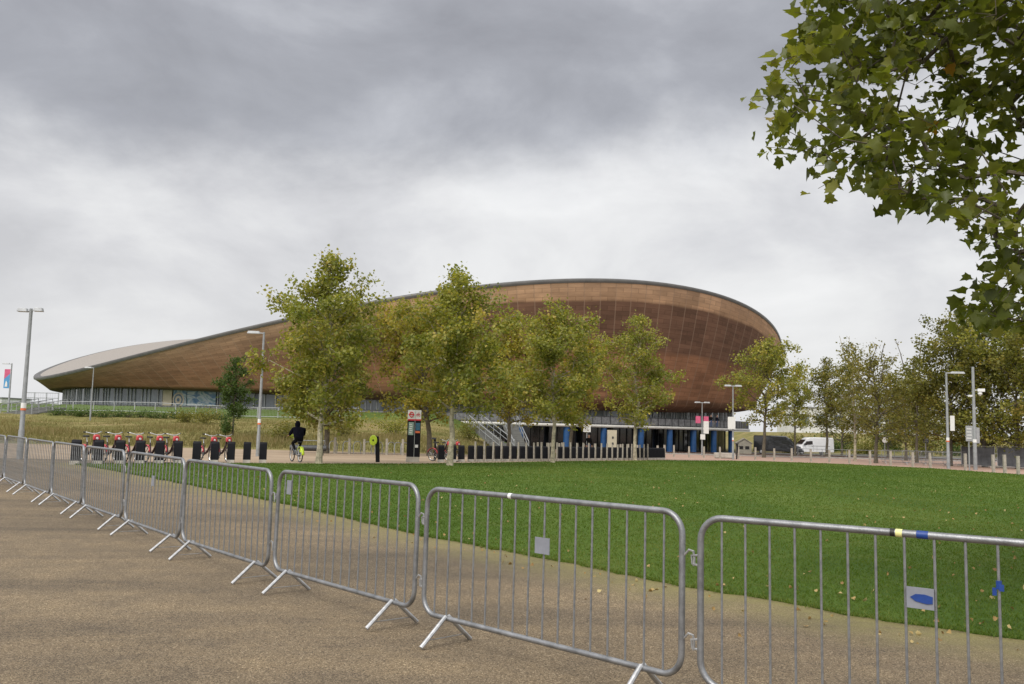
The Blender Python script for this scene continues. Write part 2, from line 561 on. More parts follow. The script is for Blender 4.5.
f_grass = foliage('grass_blades', [(0, (.056, .106, .013)), (.6, (.096, .152, .020)), (1, (.20, .225, .056))], trans=.4, rough=.7)
f_meadow = foliage('meadow_blades', [(0, (.09, .105, .024)), (.45, (.185, .17, .056)), (.8, (.29, .23, .105)), (1, (.40, .29, .17))], trans=.3, rough=.8)
f_litter = foliage('litter_leaves', [(0, (.20, .11, .04)), (.5, (.36, .24, .09)), (1, (.5, .42, .2))], trans=.1, rough=.7)


# ------------------------------------------------------------------ numpy meshes
def np_mesh(name, V, Fc, rnd=None):
    V = np.asarray(V, np.float32); Fc = np.asarray(Fc, np.int32)
    me = bpy.data.meshes.new(name)
    me.vertices.add(len(V)); me.vertices.foreach_set('co', V.ravel())
    n, k = Fc.shape
    me.loops.add(n * k); me.loops.foreach_set('vertex_index', Fc.ravel())
    me.polygons.add(n); me.polygons.foreach_set('loop_start', np.arange(0, n * k, k, dtype=np.int32))
    if rnd is not None:
        a = me.attributes.new('rnd', 'FLOAT', 'POINT'); a.data.foreach_set('value', np.asarray(rnd, np.float32))
    me.update(calc_edges=True)
    return me


LEAF_Q = (np.array([(0, 0, 0), (.42, .45, .10), (0, 1, -.05), (-.42, .45, .10)]), np.array([(0, 1, 2, 3)]))
_half = [(.10, .0), (.34, -.06), (.36, .12), (.60, .32), (.42, .43), (.41, .68), (.21, .66)]
_rim = [(0, 0)] + _half + [(0, 1.0)] + [(-x, y) for x, y in _half[::-1]]
LEAF_L = (np.array([(0, .30, -.05)] + [(x, y, .30 * abs(x) + .07 * math.sin(5 * y) - .16 * max(0, y - .5)) for x, y in _rim]),
          np.array([(0, i + 1, (i + 1) % len(_rim) + 1) for i in range(len(_rim))]))


def leaves(name, C, size, rnd, tmpl=LEAF_Q, droop=.5, r=rng):
    """one leaf blade at each centre: blade normals mostly up, tips hanging a little"""
    n = len(C); T, Fc = tmpl
    nz = r.normal(size=(n, 3)) * .75; nz[:, 2] += .7
    nz /= np.linalg.norm(nz, axis=1)[:, None]
    d = r.normal(size=(n, 3)); d[:, 2] -= droop
    d -= nz * (d * nz).sum(1)[:, None]; d /= np.linalg.norm(d, axis=1)[:, None]
    s = np.cross(d, nz)
    B = np.stack([s, d, nz], 1)                       # n,3,3
    V = np.einsum('kc,ncx->nkx', T, B) * size[:, None, None] + C[:, None, :]
    F_ = (Fc[None] + (np.arange(n) * len(T))[:, None, None]).reshape(-1, Fc.shape[1])
    return np_mesh(name, V.reshape(-1, 3), F_, np.repeat(rnd, len(T)))


def tree(name, label, px, Y, height, rad, n=6000, leaf=.22, fmat=None, bmat=None, low=1.8, trunk=.11, seed=1, lean=(0, 0), shape='egg',
         group=None, bare=0.0, cat='tree', loc=None, keep=1.0, gap=0.0):
    r = np.random.default_rng(seed)
    b = loc if loc else base(px, Y)
    root = thing(name, label, cat, b, 0, group)
    mb = MB()
    nl = 12
    wob = r.normal(size=(nl + 1, 2)) * .07; wob[0] = 0
    spine = [Vector((lean[0] * (i / nl) ** 1.3 + wob[i, 0] * i / 4, lean[1] * (i / nl) + wob[i, 1] * i / 4, height * .97 * i / nl)) for i in range(nl + 1)]
    rads = [trunk * (1.25 if i == 0 else 1) * (1 - .93 * (i / nl)) + .006 for i in range(nl + 1)]
    mb.tube([spine[0] - Vector((0, 0, .15))] + spine, [rads[0] * 1.15] + rads, 9)
    pts, wts = [], []
    nb = int(18 + height * 2.6)

    def prof(t):
        if shape == 'egg':
            return (.62 + .38 * t / .33) if t < .33 else max(.10, (1 - (t - .33) / .67) ** .62 * (1 + .12 * math.sin(t * 17 + seed)))
        if shape == 'tuft':
            return (.66 + .34 * t / .28) if t < .28 else ((1 - .10 * (t - .28) / .32) if t < .60 else (max(.27, .90 - .63 * (t - .60) / .20) if t < .82 else .27 * (1 - .35 * (t - .82) / .18)))
        if shape == 'cone':
            return max(.06, (1 - t) ** .8 * min(1, .35 + t * 4))
        if shape == 'round':
            return math.sin(math.pi * (t * .86 + .10)) ** .6
        return 1
    for k in range(nb):
        t = (k + r.uniform(0, 1)) / nb
        z = low * .95 + t * (height - low * .95) * .95
        i = min(nl - 1, int(z / height * nl / .97)); p0 = spine[i].lerp(spine[i + 1], min(1, max(0, z / (height * .97) * nl - i)))
        ang = k * 2.399 + r.normal() * .4
        Lb = rad * prof(t) * r.uniform(.72, 1.14)
        if t > .86:
            Lb *= r.uniform(.6, 1.6)
        rise = Lb * (.35 + .9 * t) * r.uniform(.6, 1.2)
        dirv = Vector((math.cos(ang), math.sin(ang), 0))
        q = [p0]
        for j in range(1, 5):
            f = j / 4
            q.append(p0 + dirv * Lb * f + Vector((0, 0, rise * f ** .8 - .12 * Lb * f * f)) + Vector(r.normal(size=3)) * .06 * Lb)
        r0 = max(.012, trunk * .42 * (1 - t) + .010)
        mb.tube(q, [r0, r0 * .75, r0 * .5, r0 * .33, .005], 5)
        ns = int(4 + Lb * 2.6)
        for s_ in range(ns):
            f = r.uniform(.18, 1.0)
            jj = min(3, int(f * 4)); a = q[jj].lerp(q[jj + 1], f * 4 - jj)
            d = Vector(r.normal(size=3)); d.z = d.z * .6 + .25; d += dirv * .6; d.normalize()
            l2 = r.uniform(.35, .9) * (.35 + .28 * Lb)
            e = a + d * l2
            if r.random() < .8:
                mb.tube([a, a.lerp(e, .5) + Vector(r.normal(size=3)) * .04, e], [.010, .007, .003], 4, cap=False)
            if r.random() < gap:
                continue
            pts.append((a, e)); wts.append(l2 * r.uniform(.3, 1.5))
    for k in range(int(bare)):
        p0 = spine[nl - 2 + int(r.integers(0, 3))] - Vector((0, 0, .1)) + Vector((r.normal(), r.normal(), 0)) * .35
        d = Vector((r.normal() * .25, r.normal() * .25, 1)).normalized() * r.uniform(.14, .28) * height
        mb.tube([p0, p0 + d * .5 + Vector(r.normal(size=3)) * .05, p0 + d], [.05, .035, .018], 5)
        for w in range(3):
            a = p0 + d * r.uniform(.4, 1); e = a + Vector((r.normal() * .3, r.normal() * .3, .4)) * .6
            mb.tube([a, e], [.022, .012], 4, cap=False)
            if r.random() < .6:
                pts.append((a, e)); wts.append(.06)
    link('trunk', mb, bmat or bark, root)
    A = np.array([p[0] for p in pts]); E = np.array([p[1] for p in pts]); w = np.array(wts); w /= w.sum()
    n = int(n * keep * 1.25); leaf = leaf * .78
    idx = r.choice(len(pts), n, p=w)
    tt = r.beta(1.6, 1.0, n)[:, None]
    C = A[idx] * (1 - tt) + E[idx] * tt + r.normal(size=(n, 3)) * (.10 + .03 * rad)
    tone = r.normal(size=len(pts)) * .16
    rnd = np.clip(.45 + tone[idx] + r.normal(size=n) * .17, 0, 1)
    me = leaves('crown', C, r.uniform(.65, 1.25, n) * leaf, rnd, r=r)
    link('crown', me, fmat or f_green, root)
    return root


# ------------------------------------------------------------------ world and sun
def build_world():
    w = bpy.data.worlds.new('World'); scene.world = w; w.use_nodes = True
    nt = w.node_tree; N, L = nt.nodes.new, nt.links.new
    nt.nodes.clear()
    out = N('ShaderNodeOutputWorld')
    sky = N('ShaderNodeTexSky'); sky.sky_type = 'NISHITA'; sky.sun_disc = False
    sky.sun_elevation = SUN_EL; sky.sun_rotation = SUN_ROT; sky.air_density = 1.5; sky.dust_density = 3
    b1 = N('ShaderNodeBackground'); b1.inputs['Strength'].default_value = .08
    L(sky.outputs[0], b1.inputs['Color'])
    tc = N('ShaderNodeTexCoord'); D = tc.outputs['Generated']
    s = N('ShaderNodeSeparateXYZ'); L(D, s.inputs[0])
    z = math_(N, L, 'MAXIMUM', s.outputs[2], 0.0)
    den = math_(N, L, 'ADD', z, .34)
    cx = N('ShaderNodeCombineXYZ')
    L(math_(N, L, 'DIVIDE', s.outputs[0], den), cx.inputs[0]); L(math_(N, L, 'DIVIDE', s.outputs[1], den), cx.inputs[1])
    V = cx.outputs[0]
    n1 = noise(N, L, mapping(N, L, D, (1, 1, 1.55), (0, R(8), 0)), 2.7, 10, .57, .25)
    n2 = noise(N, L, mapping(N, L, D, (1, 1, 1.9), (0, R(6), 0)), 4.4, 10, .56, .25)
    # heavy bank of cloud overhead and to the left, thinner towards the horizon and to the right
    az = math_(N, L, 'DIVIDE', s.outputs[0], math_(N, L, 'MAXIMUM', s.outputs[1], .05))
    a = math_(N, L, 'MULTIPLY', math_(N, L, 'SUBTRACT', z, .292), 20.0)
    a = math_(N, L, 'SUBTRACT', a, math_(N, L, 'MULTIPLY', math_(N, L, 'MAXIMUM', math_(N, L, 'ADD', az, -.05), 0), 2.2))
    a = math_(N, L, 'ADD', a, math_(N, L, 'MULTIPLY', math_(N, L, 'SUBTRACT', n1, .5), 4.6))
    a = math_(N, L, 'ADD', a, math_(N, L, 'MULTIPLY', math_(N, L, 'MAXIMUM', math_(N, L, 'MULTIPLY', az, -1.0), 0), 1.3))
    a = math_(N, L, 'MULTIPLY_ADD', a, .5, .5, clamp=True)
    heavy = math_(N, L, 'MULTIPLY', math_(N, L, 'MULTIPLY', a, a), math_(N, L, 'MULTIPLY_ADD', a, -2.0, 3.0))
    # the bank ends overhead: unseen sky above and behind brightened to lift the light
    over = math_(N, L, 'SUBTRACT', 1.0, math_(N, L, 'MULTIPLY', math_(N, L, 'SUBTRACT', math_(N, L, 'SUBTRACT', z, math_(N, L, 'MULTIPLY', s.outputs[1], .35)), .22), 4.0, clamp=True), clamp=True)
    heavy = math_(N, L, 'MULTIPLY', heavy, over)
    lightc = ramp(N, [(.30, (.38, .38, .395)), (.45, (.45, .45, .463)), (.56, (.51, .51, .516)), (.70, (.57, .57, .573))]); L(n2, lightc.inputs['Fac'])
    darkc = ramp(N, [(.30, (.205, .208, .228)), (.5, (.258, .263, .287)), (.70, (.35, .357, .382))]); L(n2, darkc.inputs['Fac'])
    c = mixc(N, L, heavy, lightc.outputs['Color'], darkc.outputs['Color'])
    c = mixc(N, L, math_(N, L, 'SUBTRACT', 1.0, over, clamp=True), c, (.80, .80, .80))
    # bright milky air close to the horizon
    hz = math_(N, L, 'SUBTRACT', 1.0, math_(N, L, 'MULTIPLY', z, 6.0), clamp=True)
    c = mixc(N, L, math_(N, L, 'MULTIPLY', hz, .7), c, (.50, .505, .515))
    b2 = N('ShaderNodeBackground'); b2.inputs['Strength'].default_value = 1.0
    L(c, b2.inputs['Color'])
    mx = N('ShaderNodeMixShader'); mx.inputs['Fac'].default_value = .94
    L(b1.outputs[0], mx.inputs[1]); L(b2.outputs[0], mx.inputs[2]); L(mx.outputs[0], out.inputs['Surface'])


SUN_EL, SUN_ROT = R(48), R(215)
build_world()
sl = bpy.data.lights.new('sun', 'SUN'); sl.energy = 1.5; sl.angle = R(28); sl.color = (1, .96, .9)
so = bpy.data.objects.new('sun', sl); COL.objects.link(so)
sd = Vector((math.sin(SUN_ROT) * math.cos(SUN_EL), math.cos(SUN_ROT) * math.cos(SUN_EL), math.sin(SUN_EL)))
so.rotation_euler = (-sd).to_track_quat('-Z', 'Y').to_euler()
so.location = (0, -20, 40)
scene.view_settings.view_transform = 'Standard'; scene.view_settings.look = 'None'
scene.view_settings.exposure = 0.7; scene.view_settings.gamma = 1.0
scene.view_settings.use_curve_mapping = False
scene.cycles.use_denoising = True
scene.cycles.max_bounces = 6
scene.cycles.transparent_max_bounces = 6

# ------------------------------------------------------------------ ground sheets
def build_ground():
    xs = np.unique(np.concatenate([[-4000, -2000, -1000, -600, -400, -300, -220, -170], np.arange(-140, 14, 1.5), np.arange(14, 40, 6), np.arange(40, 130, 4.), [150, 180, 240, 320, 450, 700, 1200, 2500, 4000]]))
    ys = np.unique(np.concatenate([[-200, -60, -20, 0, 25, 40, 55, 62], np.arange(64, 150, 1.5), [150], np.arange(152, 180, 2), np.arange(180, 220, 8), [240, 300, 400, 600, 1000, 2000, 5000, 8000]]))
    X, Y = np.meshgrid(xs, ys)
    Z = g(X, Y)
    Z = Z + np.where((Y > 66) & (mound(X, Y) > .3), rng.normal(size=Z.shape) * .05, 0)
    V = np.stack([X, Y, Z], -1).reshape(-1, 3)
    nx, ny = len(xs), len(ys)
    i, j = np.meshgrid(np.arange(nx - 1), np.arange(ny - 1)); a = (j * nx + i).ravel()
    Fc = np.stack([a, a + 1, a + 1 + nx, a + nx], 1)
    me = np_mesh('ground', V, Fc); me.shade_smooth()
    kind(link('ground', me, meadow), 'structure')


build_ground()


def sheet(name, poly, dz, m, cuts=(25, 150), thick=0.0):
    bm = bmesh.new()
    f = bm.faces.new([bm.verts.new((x, y, 0)) for x, y in poly])
    bmesh.ops.triangulate(bm, faces=bm.faces[:])
    for c in cuts:
        bmesh.ops.bisect_plane(bm, geom=bm.verts[:] + bm.edges[:] + bm.faces[:], plane_co=(0, c, 0), plane_no=(0, 1, 0))
    for v in bm.verts:
        v.co.z = float(g0(v.co.y)) + dz
    bmesh.ops.recalc_face_normals(bm, faces=bm.faces)
    if sum(f.normal.z for f in bm.faces) < 0:
        bmesh.ops.reverse_faces(bm, faces=bm.faces)
    if thick:
        be = [e for e in bm.edges if len(e.link_faces) == 1]
        ret = bmesh.ops.extrude_edge_only(bm, edges=be)
        for v in [q for q in ret['geom'] if isinstance(q, bmesh.types.BMVert)]:
            v.co.z -= thick
    me = bpy.data.meshes.new(name); bm.to_mesh(me); bm.free()
    return kind(link(name, me, m), 'structure')


# lawn outline read from the photograph: near edge, then far edge
near_px = [(1024, 641), (892, 623), (792, 604.5), (682, 587), (600, 570), (512, 552.5), (425, 537), (350, 519.5), (275, 502), (185, 484.5), (125, 473), (90, 467), (71, 463.8)]
near_w = [gpix(*p) for p in near_px]
far_w = [gpix(*p) for p in [(150, 463.4), (260, 463.7), (345, 464), (420, 464), (500, 462.8), (560, 461.6), (660, 460.5), (760, 461.2), (840, 464.2), (930, 468.5), (1024, 475)]]
dx, dy = near_w[0][0] - near_w[1][0], near_w[0][1] - near_w[1][1]
right_w = [(36, 38), (30, 8), (near_w[0][0] + dx * 4, max(1.0, near_w[0][1] + dy * 4))]
# ragged edge
def ragged(pts, amp, step):
    out = []
    for (a, b) in zip(pts[:-1], pts[1:]):
        d = math.hypot(b[0] - a[0], b[1] - a[1]); k = max(1, int(d / step))
        for i in range(k):
            t = i / k
            out.append((a[0] + (b[0] - a[0]) * t + random.gauss(0, amp), a[1] + (b[1] - a[1]) * t + random.gauss(0, amp)))
    out.append(pts[-1])
    return out


near_r = ragged(near_w, .028, .16)
lawn_poly = near_r + far_w + right_w
lawn = sheet('lawn', lawn_poly, .022, lawn_mat, thick=.05)
plaza_poly = [(-140, 34.5), (60, 34.5), (140, 34.5), (140, 96), (9, 96), (9, 140), (4.5, 140), (4.5, 65.2), (-140, 65.2)]
sheet('plaza', plaza_poly, .006, paving)
road_poly = [(9.02, 99), (170, 99), (170, 146), (9.02, 146)]
sheet('road', road_poly, .006, asphalt)
kb = MB()
kb.box((0, 0, 0), (131, .3, .14)); kerb = link('kerb', kb, kerb_mat, loc=(74.5, 96.2, float(g0(96.2)) + .07)); kind(kerb, 'structure')
for k, yy in enumerate((122.0,)):
    for j in range(14):
        pass
sheet('road_edge_line', [(12, 100.2), (165, 100.2), (165, 100.36), (12, 100.36)], .011, white_line)


def build_path():
    xs = np.unique(np.concatenate([[-140, -90, -60, -45, -36], np.arange(-30, 9, .3), [9, 12, 16, 24, 36, 60, 90]]))
    ys = np.unique(np.concatenate([[-30, -15, -6, -2], np.arange(0, 34.5, .3), [25, 34.5]]))
    X, Y = np.meshgrid(xs, ys)
    Z = g0(Y) + .006
    V = np.stack([X, Y, Z], -1).reshape(-1, 3)
    nx, ny = len(xs), len(ys)
    i, j = np.meshgrid(np.arange(nx - 1), np.arange(ny - 1)); a = (j * nx + i).ravel()
    me = np_mesh('path', V, np.stack([a, a + 1, a + 1 + nx, a + nx], 1))
    L_ = near_w + [right_w[-1]]
    segs = list(zip([right_w[-1]] + near_w[:-1], near_w))
    d = np.full(len(V), 1e9)
    for (p, q) in segs:
        p, q = np.array(p), np.array(q); e = q - p
        t = np.clip(((V[:, :2] - p) @ e) / (e @ e), 0, 1)
        d = np.minimum(d, np.hypot(*(V[:, :2] - p - t[:, None] * e).T))
    moss = np.clip(1 - d / 1.15, 0, 1) ** 1.1
    at_ = me.attributes.new('moss', 'FLOAT', 'POINT'); at_.data.foreach_set('value', moss.astype(np.float32))
    kind(link('path', me, gravel), 'structure')


build_path()


def inpoly(P, poly):
    poly = np.asarray(poly); x, y = P[:, 0], P[:, 1]; ins = np.zeros(len(P), bool)
    j = len(poly) - 1
    for i in range(len(poly)):
        c = ((poly[i, 1] > y) != (poly[j, 1] > y)) & (x < (poly[j, 0] - poly[i, 0]) * (y - poly[i, 1]) / (poly[j, 1] - poly[i, 1] + 1e-12) + poly[i, 0])
        ins ^= c; j = i
    return ins


def blades(name, P, Z, h, wd, rnd, r=rng, lean=.5):
    n = len(P)
    th = r.uniform(0, 2 * math.pi, n); s = np.stack([np.cos(th), np.sin(th), np.zeros(n)], 1) * wd[:, None] / 2
    b = np.column_stack([P, Z])
    tip = b + np.column_stack([r.normal(size=(n, 2)) * (h * lean)[:, None], h])
    V = np.stack([b - s, b + s, tip], 1).reshape(-1, 3)
    return np_mesh(name, V, np.arange(3 * n).reshape(-1, 3), np.repeat(rnd, 3))


def build_grass():
    n = 640000
    Y = 3.2 * (66 / 3.2) ** rng.random(n)
    X = rng.uniform(-1, 1, n) * (.66 * Y + 2.5)
    P = np.column_stack([X, Y])
    P = P[inpoly(P, lawn_poly)]
    extra = []
    for (a, b) in zip(near_r[:-1], near_r[1:]):          # overhanging fringe on the near edge
        d = math.hypot(b[0] - a[0], b[1] - a[1]); k = int(d * 900 / (1 + .12 * a[1]))
        t = rng.random(k)
        extra.append(np.column_stack([a[0] + (b[0] - a[0]) * t, a[1] + (b[1] - a[1]) * t]) + rng.normal(size=(k, 2)) * .035)
    P = np.vstack([P] + extra)
    m = len(P); Y = P[:, 1]
    h = rng.uniform(.012, .032, m) * (1 + .012 * Y); wd = .0035 + .0011 * Y
    big = np.sin(P[:, 0] * .9 + np.sin(P[:, 1] * .8)) * .10 + np.sin(P[:, 0] * .31 + 1.3 * np.sin(P[:, 1] * .23)) * .16 + np.sin(P[:, 0] * 3.1 + 2 * np.sin(P[:, 1] * 2.3)) * .07
    rnd = np.clip(.5 + big + rng.normal(size=m) * .14, 0, 1)
    o = link('grass', blades('grass', P, g0(Y) + .018, h, wd, rnd), f_grass)
    kind(o, 'stuff'); tag(o, 'short mown grass blades covering the green lawn', 'grass')
    # fallen leaves
    n = 1500
    Y = 5.5 * (58 / 5.5) ** rng.random(n); X = rng.uniform(-1, 1, n) * (.66 * Y + 2)
    P = np.column_stack([X, Y]); P = P[inpoly(P, lawn_poly)]
    P = P[rng.random(len(P)) < (.35 + .65 * (np.sin(P[:, 0] * .5) * np.sin(P[:, 1] * .35) > -.1))]
    C = np.column_stack([P, g0(P[:, 1]) + .048])
    ed = np.array([near_w[int(i)] for i in rng.integers(1, 6, 70)]) + 0
    tt_ = rng.random((70, 1)); ii = rng.integers(0, len(near_w) - 5, 70)
    ed = np.array(near_w)[ii] * (1 - tt_) + np.array(near_w)[ii + 1] * tt_ - np.column_stack([np.abs(rng.normal(size=70)) * .35, np.abs(rng.normal(size=70)) * .5])
    C = np.vstack([C, np.column_stack([ed, g0(ed[:, 1]) + .016])])
    me = leaves('fallen_leaves', C, rng.uniform(.024, .052, len(C)), rng.random(len(C)), LEAF_L, 0)
    o = link('fallen_leaves', me, f_litter)
    kind(o, 'stuff'); tag(o, 'dry brown and yellow leaves scattered over the lawn and its edge', 'fallen leaves')
    # few on the gravel
    # meadow
    n = 150000
    Y = 65.3 * (112 / 65.3) ** rng.random(n); X = rng.uniform(-75, 4, n)
    k = (mound(X, Y) > .04) & (vel_r(X, Y, 4.5) > 1.0); X, Y = X[k], Y[k]
    dens = np.sin(X * .33 + 2) * np.sin(Y * .4 + X * .07)
    k = rng.random(len(X)) < .62 + .38 * dens; X, Y, dens = X[k], Y[k], dens[k]
    m = len(X); tall = np.clip(1.15 - (Y - 66) / 30, .16, 1)
    h = rng.uniform(.15, .62, m) * tall * (1 + .35 * dens); wd = np.full(m, .05) * (.6 + .6 * tall)
    rnd = np.clip(.42 + dens * .22 + rng.normal(size=m) * .2 - np.clip((Y - 88) / 20, 0, .35), 0, 1)
    o = link('meadow_grass', blades('meadow_grass', np.column_stack([X, Y]), g(X, Y) - .03, h, wd, rnd, lean=.3), f_meadow)
    kind(o, 'stuff'); tag(o, 'long dry meadow grass growing on the sloping mound', 'meadow grass')


build_grass()

# ------------------------------------------------------------------ velodrome
def build_velodrome():
    root = thing('velodrome', 'large curved timber-clad velodrome with a sweeping saddle roof behind the trees', 'stadium', (VEL['cx'], VEL['cy'], float(g0(150))))
    ox, oy, oz = root.location
    c, s = math.cos(VEL['th']), math.sin(VEL['th'])
    A, B = VEL['a'], VEL['b']
    NS = 240
    ts = np.linspace(0, 2 * math.pi, NS, endpoint=False)

    def rimz(t):
        return VEL['h0'] + VEL['h1'] * np.cos(2 * (t - VEL['ph']))

    def lowz(t):
        return 5.25 + .75 * np.cos(2 * (t - VEL['ph'])) - .10 * (rimz(t) - 6.0)

    def inset(t):
        return 2.5 + .36 * (rimz(t) - 7.75)

    def ring(k, z, t=ts):
        x, y = (A - k) * np.cos(t), (B - k) * np.sin(t)
        return np.stack([c * x - s * y, s * x + c * y, np.broadcast_to(z, t.shape) - oz], -1)
    # bowl cladding
    arc = np.concatenate([[0], np.cumsum(np.linalg.norm(np.diff(np.vstack([ring(0, 0.), ring(0, 0.)[:1]]), axis=0), axis=1))])
    NV = 26
    rows, vs = [], []
    for j in range(NV + 1):
        v = j / NV
        # face leans out, belly bulges slightly, foot curls under
        w = v ** 1.08
        k = inset(ts) * (1 - w) - 1.0 * math.sin(math.pi * v) * .55 * (rimz(ts) - 7) / 14 + (1.6 * (1 - v / .12) ** 2 if v < .12 else 0)
        z = lowz(ts) + (rimz(ts) - .55 - lowz(ts)) * (v if v > .12 else .12 - (.12 - v) * .45) - (0 if v > .12 else 0)
        rows.append(ring(k, z)); vs.append(v)
    V = np.vstack(rows)
    Fc, UV = [], []
    for j in range(NV):
        for i in range(NS):
            i2 = (i + 1) % NS
            Fc.append((j * NS + i, j * NS + i2, (j + 1) * NS + i2, (j + 1) * NS + i))
            UV += [(arc[i], vs[j]), (arc[i + 1], vs[j]), (arc[i + 1], vs[j + 1]), (arc[i], vs[j + 1])]
    me = np_mesh('cladding', V, Fc)
    uv = me.uv_layers.new(name='cladding'); uv.data.foreach_set('uv', np.array(UV, np.float32).ravel())
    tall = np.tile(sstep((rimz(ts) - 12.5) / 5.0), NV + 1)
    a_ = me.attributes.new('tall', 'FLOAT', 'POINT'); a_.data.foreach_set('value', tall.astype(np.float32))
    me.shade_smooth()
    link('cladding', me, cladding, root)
    # underside of the bowl back to the glazing
    def band(name, r0, r1, m, parent=root):
        V = np.vstack([r0, r1]); n_ = len(r0)
        F2 = [(i, (i + 1) % n_, n_ + (i + 1) % n_, n_ + i) for i in range(n_)]
        me = np_mesh(name, V, F2); me.shade_smooth()
        return link(name, me, m, parent)
    v0k = inset(ts) + 1.6
    z0 = lowz(ts) + (rimz(ts) - .55 - lowz(ts)) * (.12 - .12 * .45)
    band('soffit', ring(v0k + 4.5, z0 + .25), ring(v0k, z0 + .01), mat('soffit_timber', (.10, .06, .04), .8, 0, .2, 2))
    # rim gutter and saddle roof
    rm = MB()
    prof = [(-.05, -.58), (-.10, -.40), (-.12, -.22), (-.06, -.08), (.5, .06), (1.0, .0)]
    rr = [ring(k, rimz(ts) + h) for k, h in prof]
    n_ = NS
    V = np.vstack(rr); F2 = []
    for j in range(len(prof) - 1):
        for i in range(NS):
            i2 = (i + 1) % NS
            F2.append((j * NS + i, j * NS + i2, (j + 1) * NS + i2, (j + 1) * NS + i))
    me = np_mesh('rim_gutter', V, F2); me.shade_smooth()
    link('rim_gutter', me, mat('rim_metal', (.11, .105, .10), .45, .4, .1, 1), root)
    V, F2 = [], []
    NR = 24
    for j in range(NR + 1):
        q = j / NR
        zc = VEL['h0'] + VEL['h1'] * q * q * np.cos(2 * (ts - VEL['ph'])) + .10
        x, y = (A - .9) * q * np.cos(ts), (B - .9) * q * np.sin(ts)
        V.append(np.stack([c * x - s * y, s * x + c * y, zc - oz - .04], -1))
    for j in range(NR):
        for i in range(NS):
            i2 = (i + 1) % NS
            F2.append((j * NS + i, j * NS + i2, (j + 1) * NS + i2, (j + 1) * NS + i))
    me = np_mesh('roof', np.vstack(V), F2); me.shade_smooth()
    link('roof', me, roof_mat, root)
    # upper concourse: glass wall, mullions, deck, balustrade
    kd = inset(ts) - .2
    kg = inset(ts) * 1.35 + 1.0
    band('concourse_glass', ring(kg, 2.25), ring(kg, lowz(ts) + 2.2), pane_glass)
    fr = MB()
    for i in range(0, NS, 1):
        for sub in (0., .5):
            t = np.array([ts[i] + sub * (ts[1] - ts[0])])
            k = np.interp(t, ts, kg) - .08
            p = ring(k, 0., t)[0]
            if i % 2 == 0 or sub == 0:
                fr.box((p[0], p[1], 2.25 - oz + 1.9), (.10, .14, 3.8), math.atan2(p[1], p[0]))
    link('glazing_frame', fr, light_metal, root)
    dk = [ring(kd, 2.20), ring(kd, 1.82), ring(kg + 3, 1.82), ring(kg + 3, 2.20)]
    V = np.vstack(dk); F2 = []
    for j in range(4):
        for i in range(NS):
            i2 = (i + 1) % NS; j2 = (j + 1) % 4
            F2.append((j * NS + i, j * NS + i2, j2 * NS + i2, j2 * NS + i))
    me = np_mesh('deck', V, F2)
    link('deck', me, mat('deck_edge', (.58, .56, .52), .7, 0, .08, 1), root)
    rl = MB()
    rr = ring(kd + .25, 3.32)
    rl.tube([tuple(p) for p in rr], .035, 6, closed=True)
    rr2 = ring(kd + .25, 2.32); rl.tube([tuple(p) for p in rr2], .025, 5, closed=True)
    for i in range(NS):
        p = rr[i]; rl.box((p[0], p[1], p[2] - .56), (.06, .06, 1.12), math.atan2(p[1], p[0]))
    ral = link('balustrade', rl, dark_metal, root)
    band('balustrade_panel', ring(kd + .29, 2.34), ring(kd + .29, 3.28), mat('grey_mesh_panel', (.17, .17, .175), .6, .3, .3, 3), ral)
    # ground floor: dark glass set back, blue columns, one cream pillar
    ko = kg + 1.2
    tt = ts
    band('entrance_glass', ring(ko, oz + 0.0 - .3), ring(ko, 1.9), dark_glass)
    ef = MB()
    for i in range(NS):
        p = ring(np.array([ko[i] - .07]), 0., ts[i:i + 1])[0]
        ef.box((p[0], p[1], 1.6), (.08, .09, 3.8), math.atan2(p[1], p[0]))
    link('entrance_frame', ef, dark_metal, root)
    for px in (520.7, 566.8, 603.7, 641, 669.6, 693.4, 713.6, 731):
        best = None
        for t in np.linspace(0, 2 * math.pi, 2400):
            k = float(np.interp(t, ts, kd)) + .55
            p = ring(np.array([k]), 0., np.array([t]))[0]
            if p[1] > 0 - 5:
                continue
            q = proj((p[0] + ox, p[1] + oy, 0.0))
            if best is None or abs(q[0] - px) < best[0]:
                best = (abs(q[0] - px), p)
        p = best[1]
        cm = MB(); cm.lathe([(.42, -.3), (.42, 3.5)], 20)
        link('column', cm, blue_column, root, (p[0], p[1], 0))
        if abs(px - 603.7) < .1:
            pm = MB(); pm.box((0, 0, 1.55), (1.25, .5, 3.3)); pm.box((.1, -.27, 2.2), (.22, .03, .3), mi=1); pm.box((.1, -.27, 1.4), (.22, .03, .3), mi=1)
            link('cream_pillar', pm, [cream, dark_metal], root, (p[0] + 1.0, p[1] - .9, 0))
    # printed panels behind the glass on the left
    for (pa, pb, nm, mm) in ((163, 172, 'pale_panel', cream), (173, 186, 'mural_panel', mural), (186.6, 216, 'mural_panel', mural)):
        pts_ = []
        for px in (pa, pb):
            best = None
            for t in np.linspace(0, 2 * math.pi, 3000):
                k = float(np.interp(t, ts, kg)) - .22
                p = ring(np.array([k]), 0., np.array([t]))[0]
                if p[1] > -2:
                    continue
                q = proj((p[0] + ox, p[1] + oy, 4.0))
                if best is None or abs(q[0] - px) < best[0]:
                    best = (abs(q[0] - px), p)
            pts_.append(best[1])
        a, b = pts_
        d = Vector((b[0] - a[0], b[1] - a[1], 0)); mid = (Vector(a) + Vector(b)) / 2
        pm = MB(); pm.box((0, 0, 0), (d.length, .06, 3.2))
        po = link(nm, pm, mm, root, (mid.x, mid.y, 3.95 - oz), math.atan2(d.y, d.x))
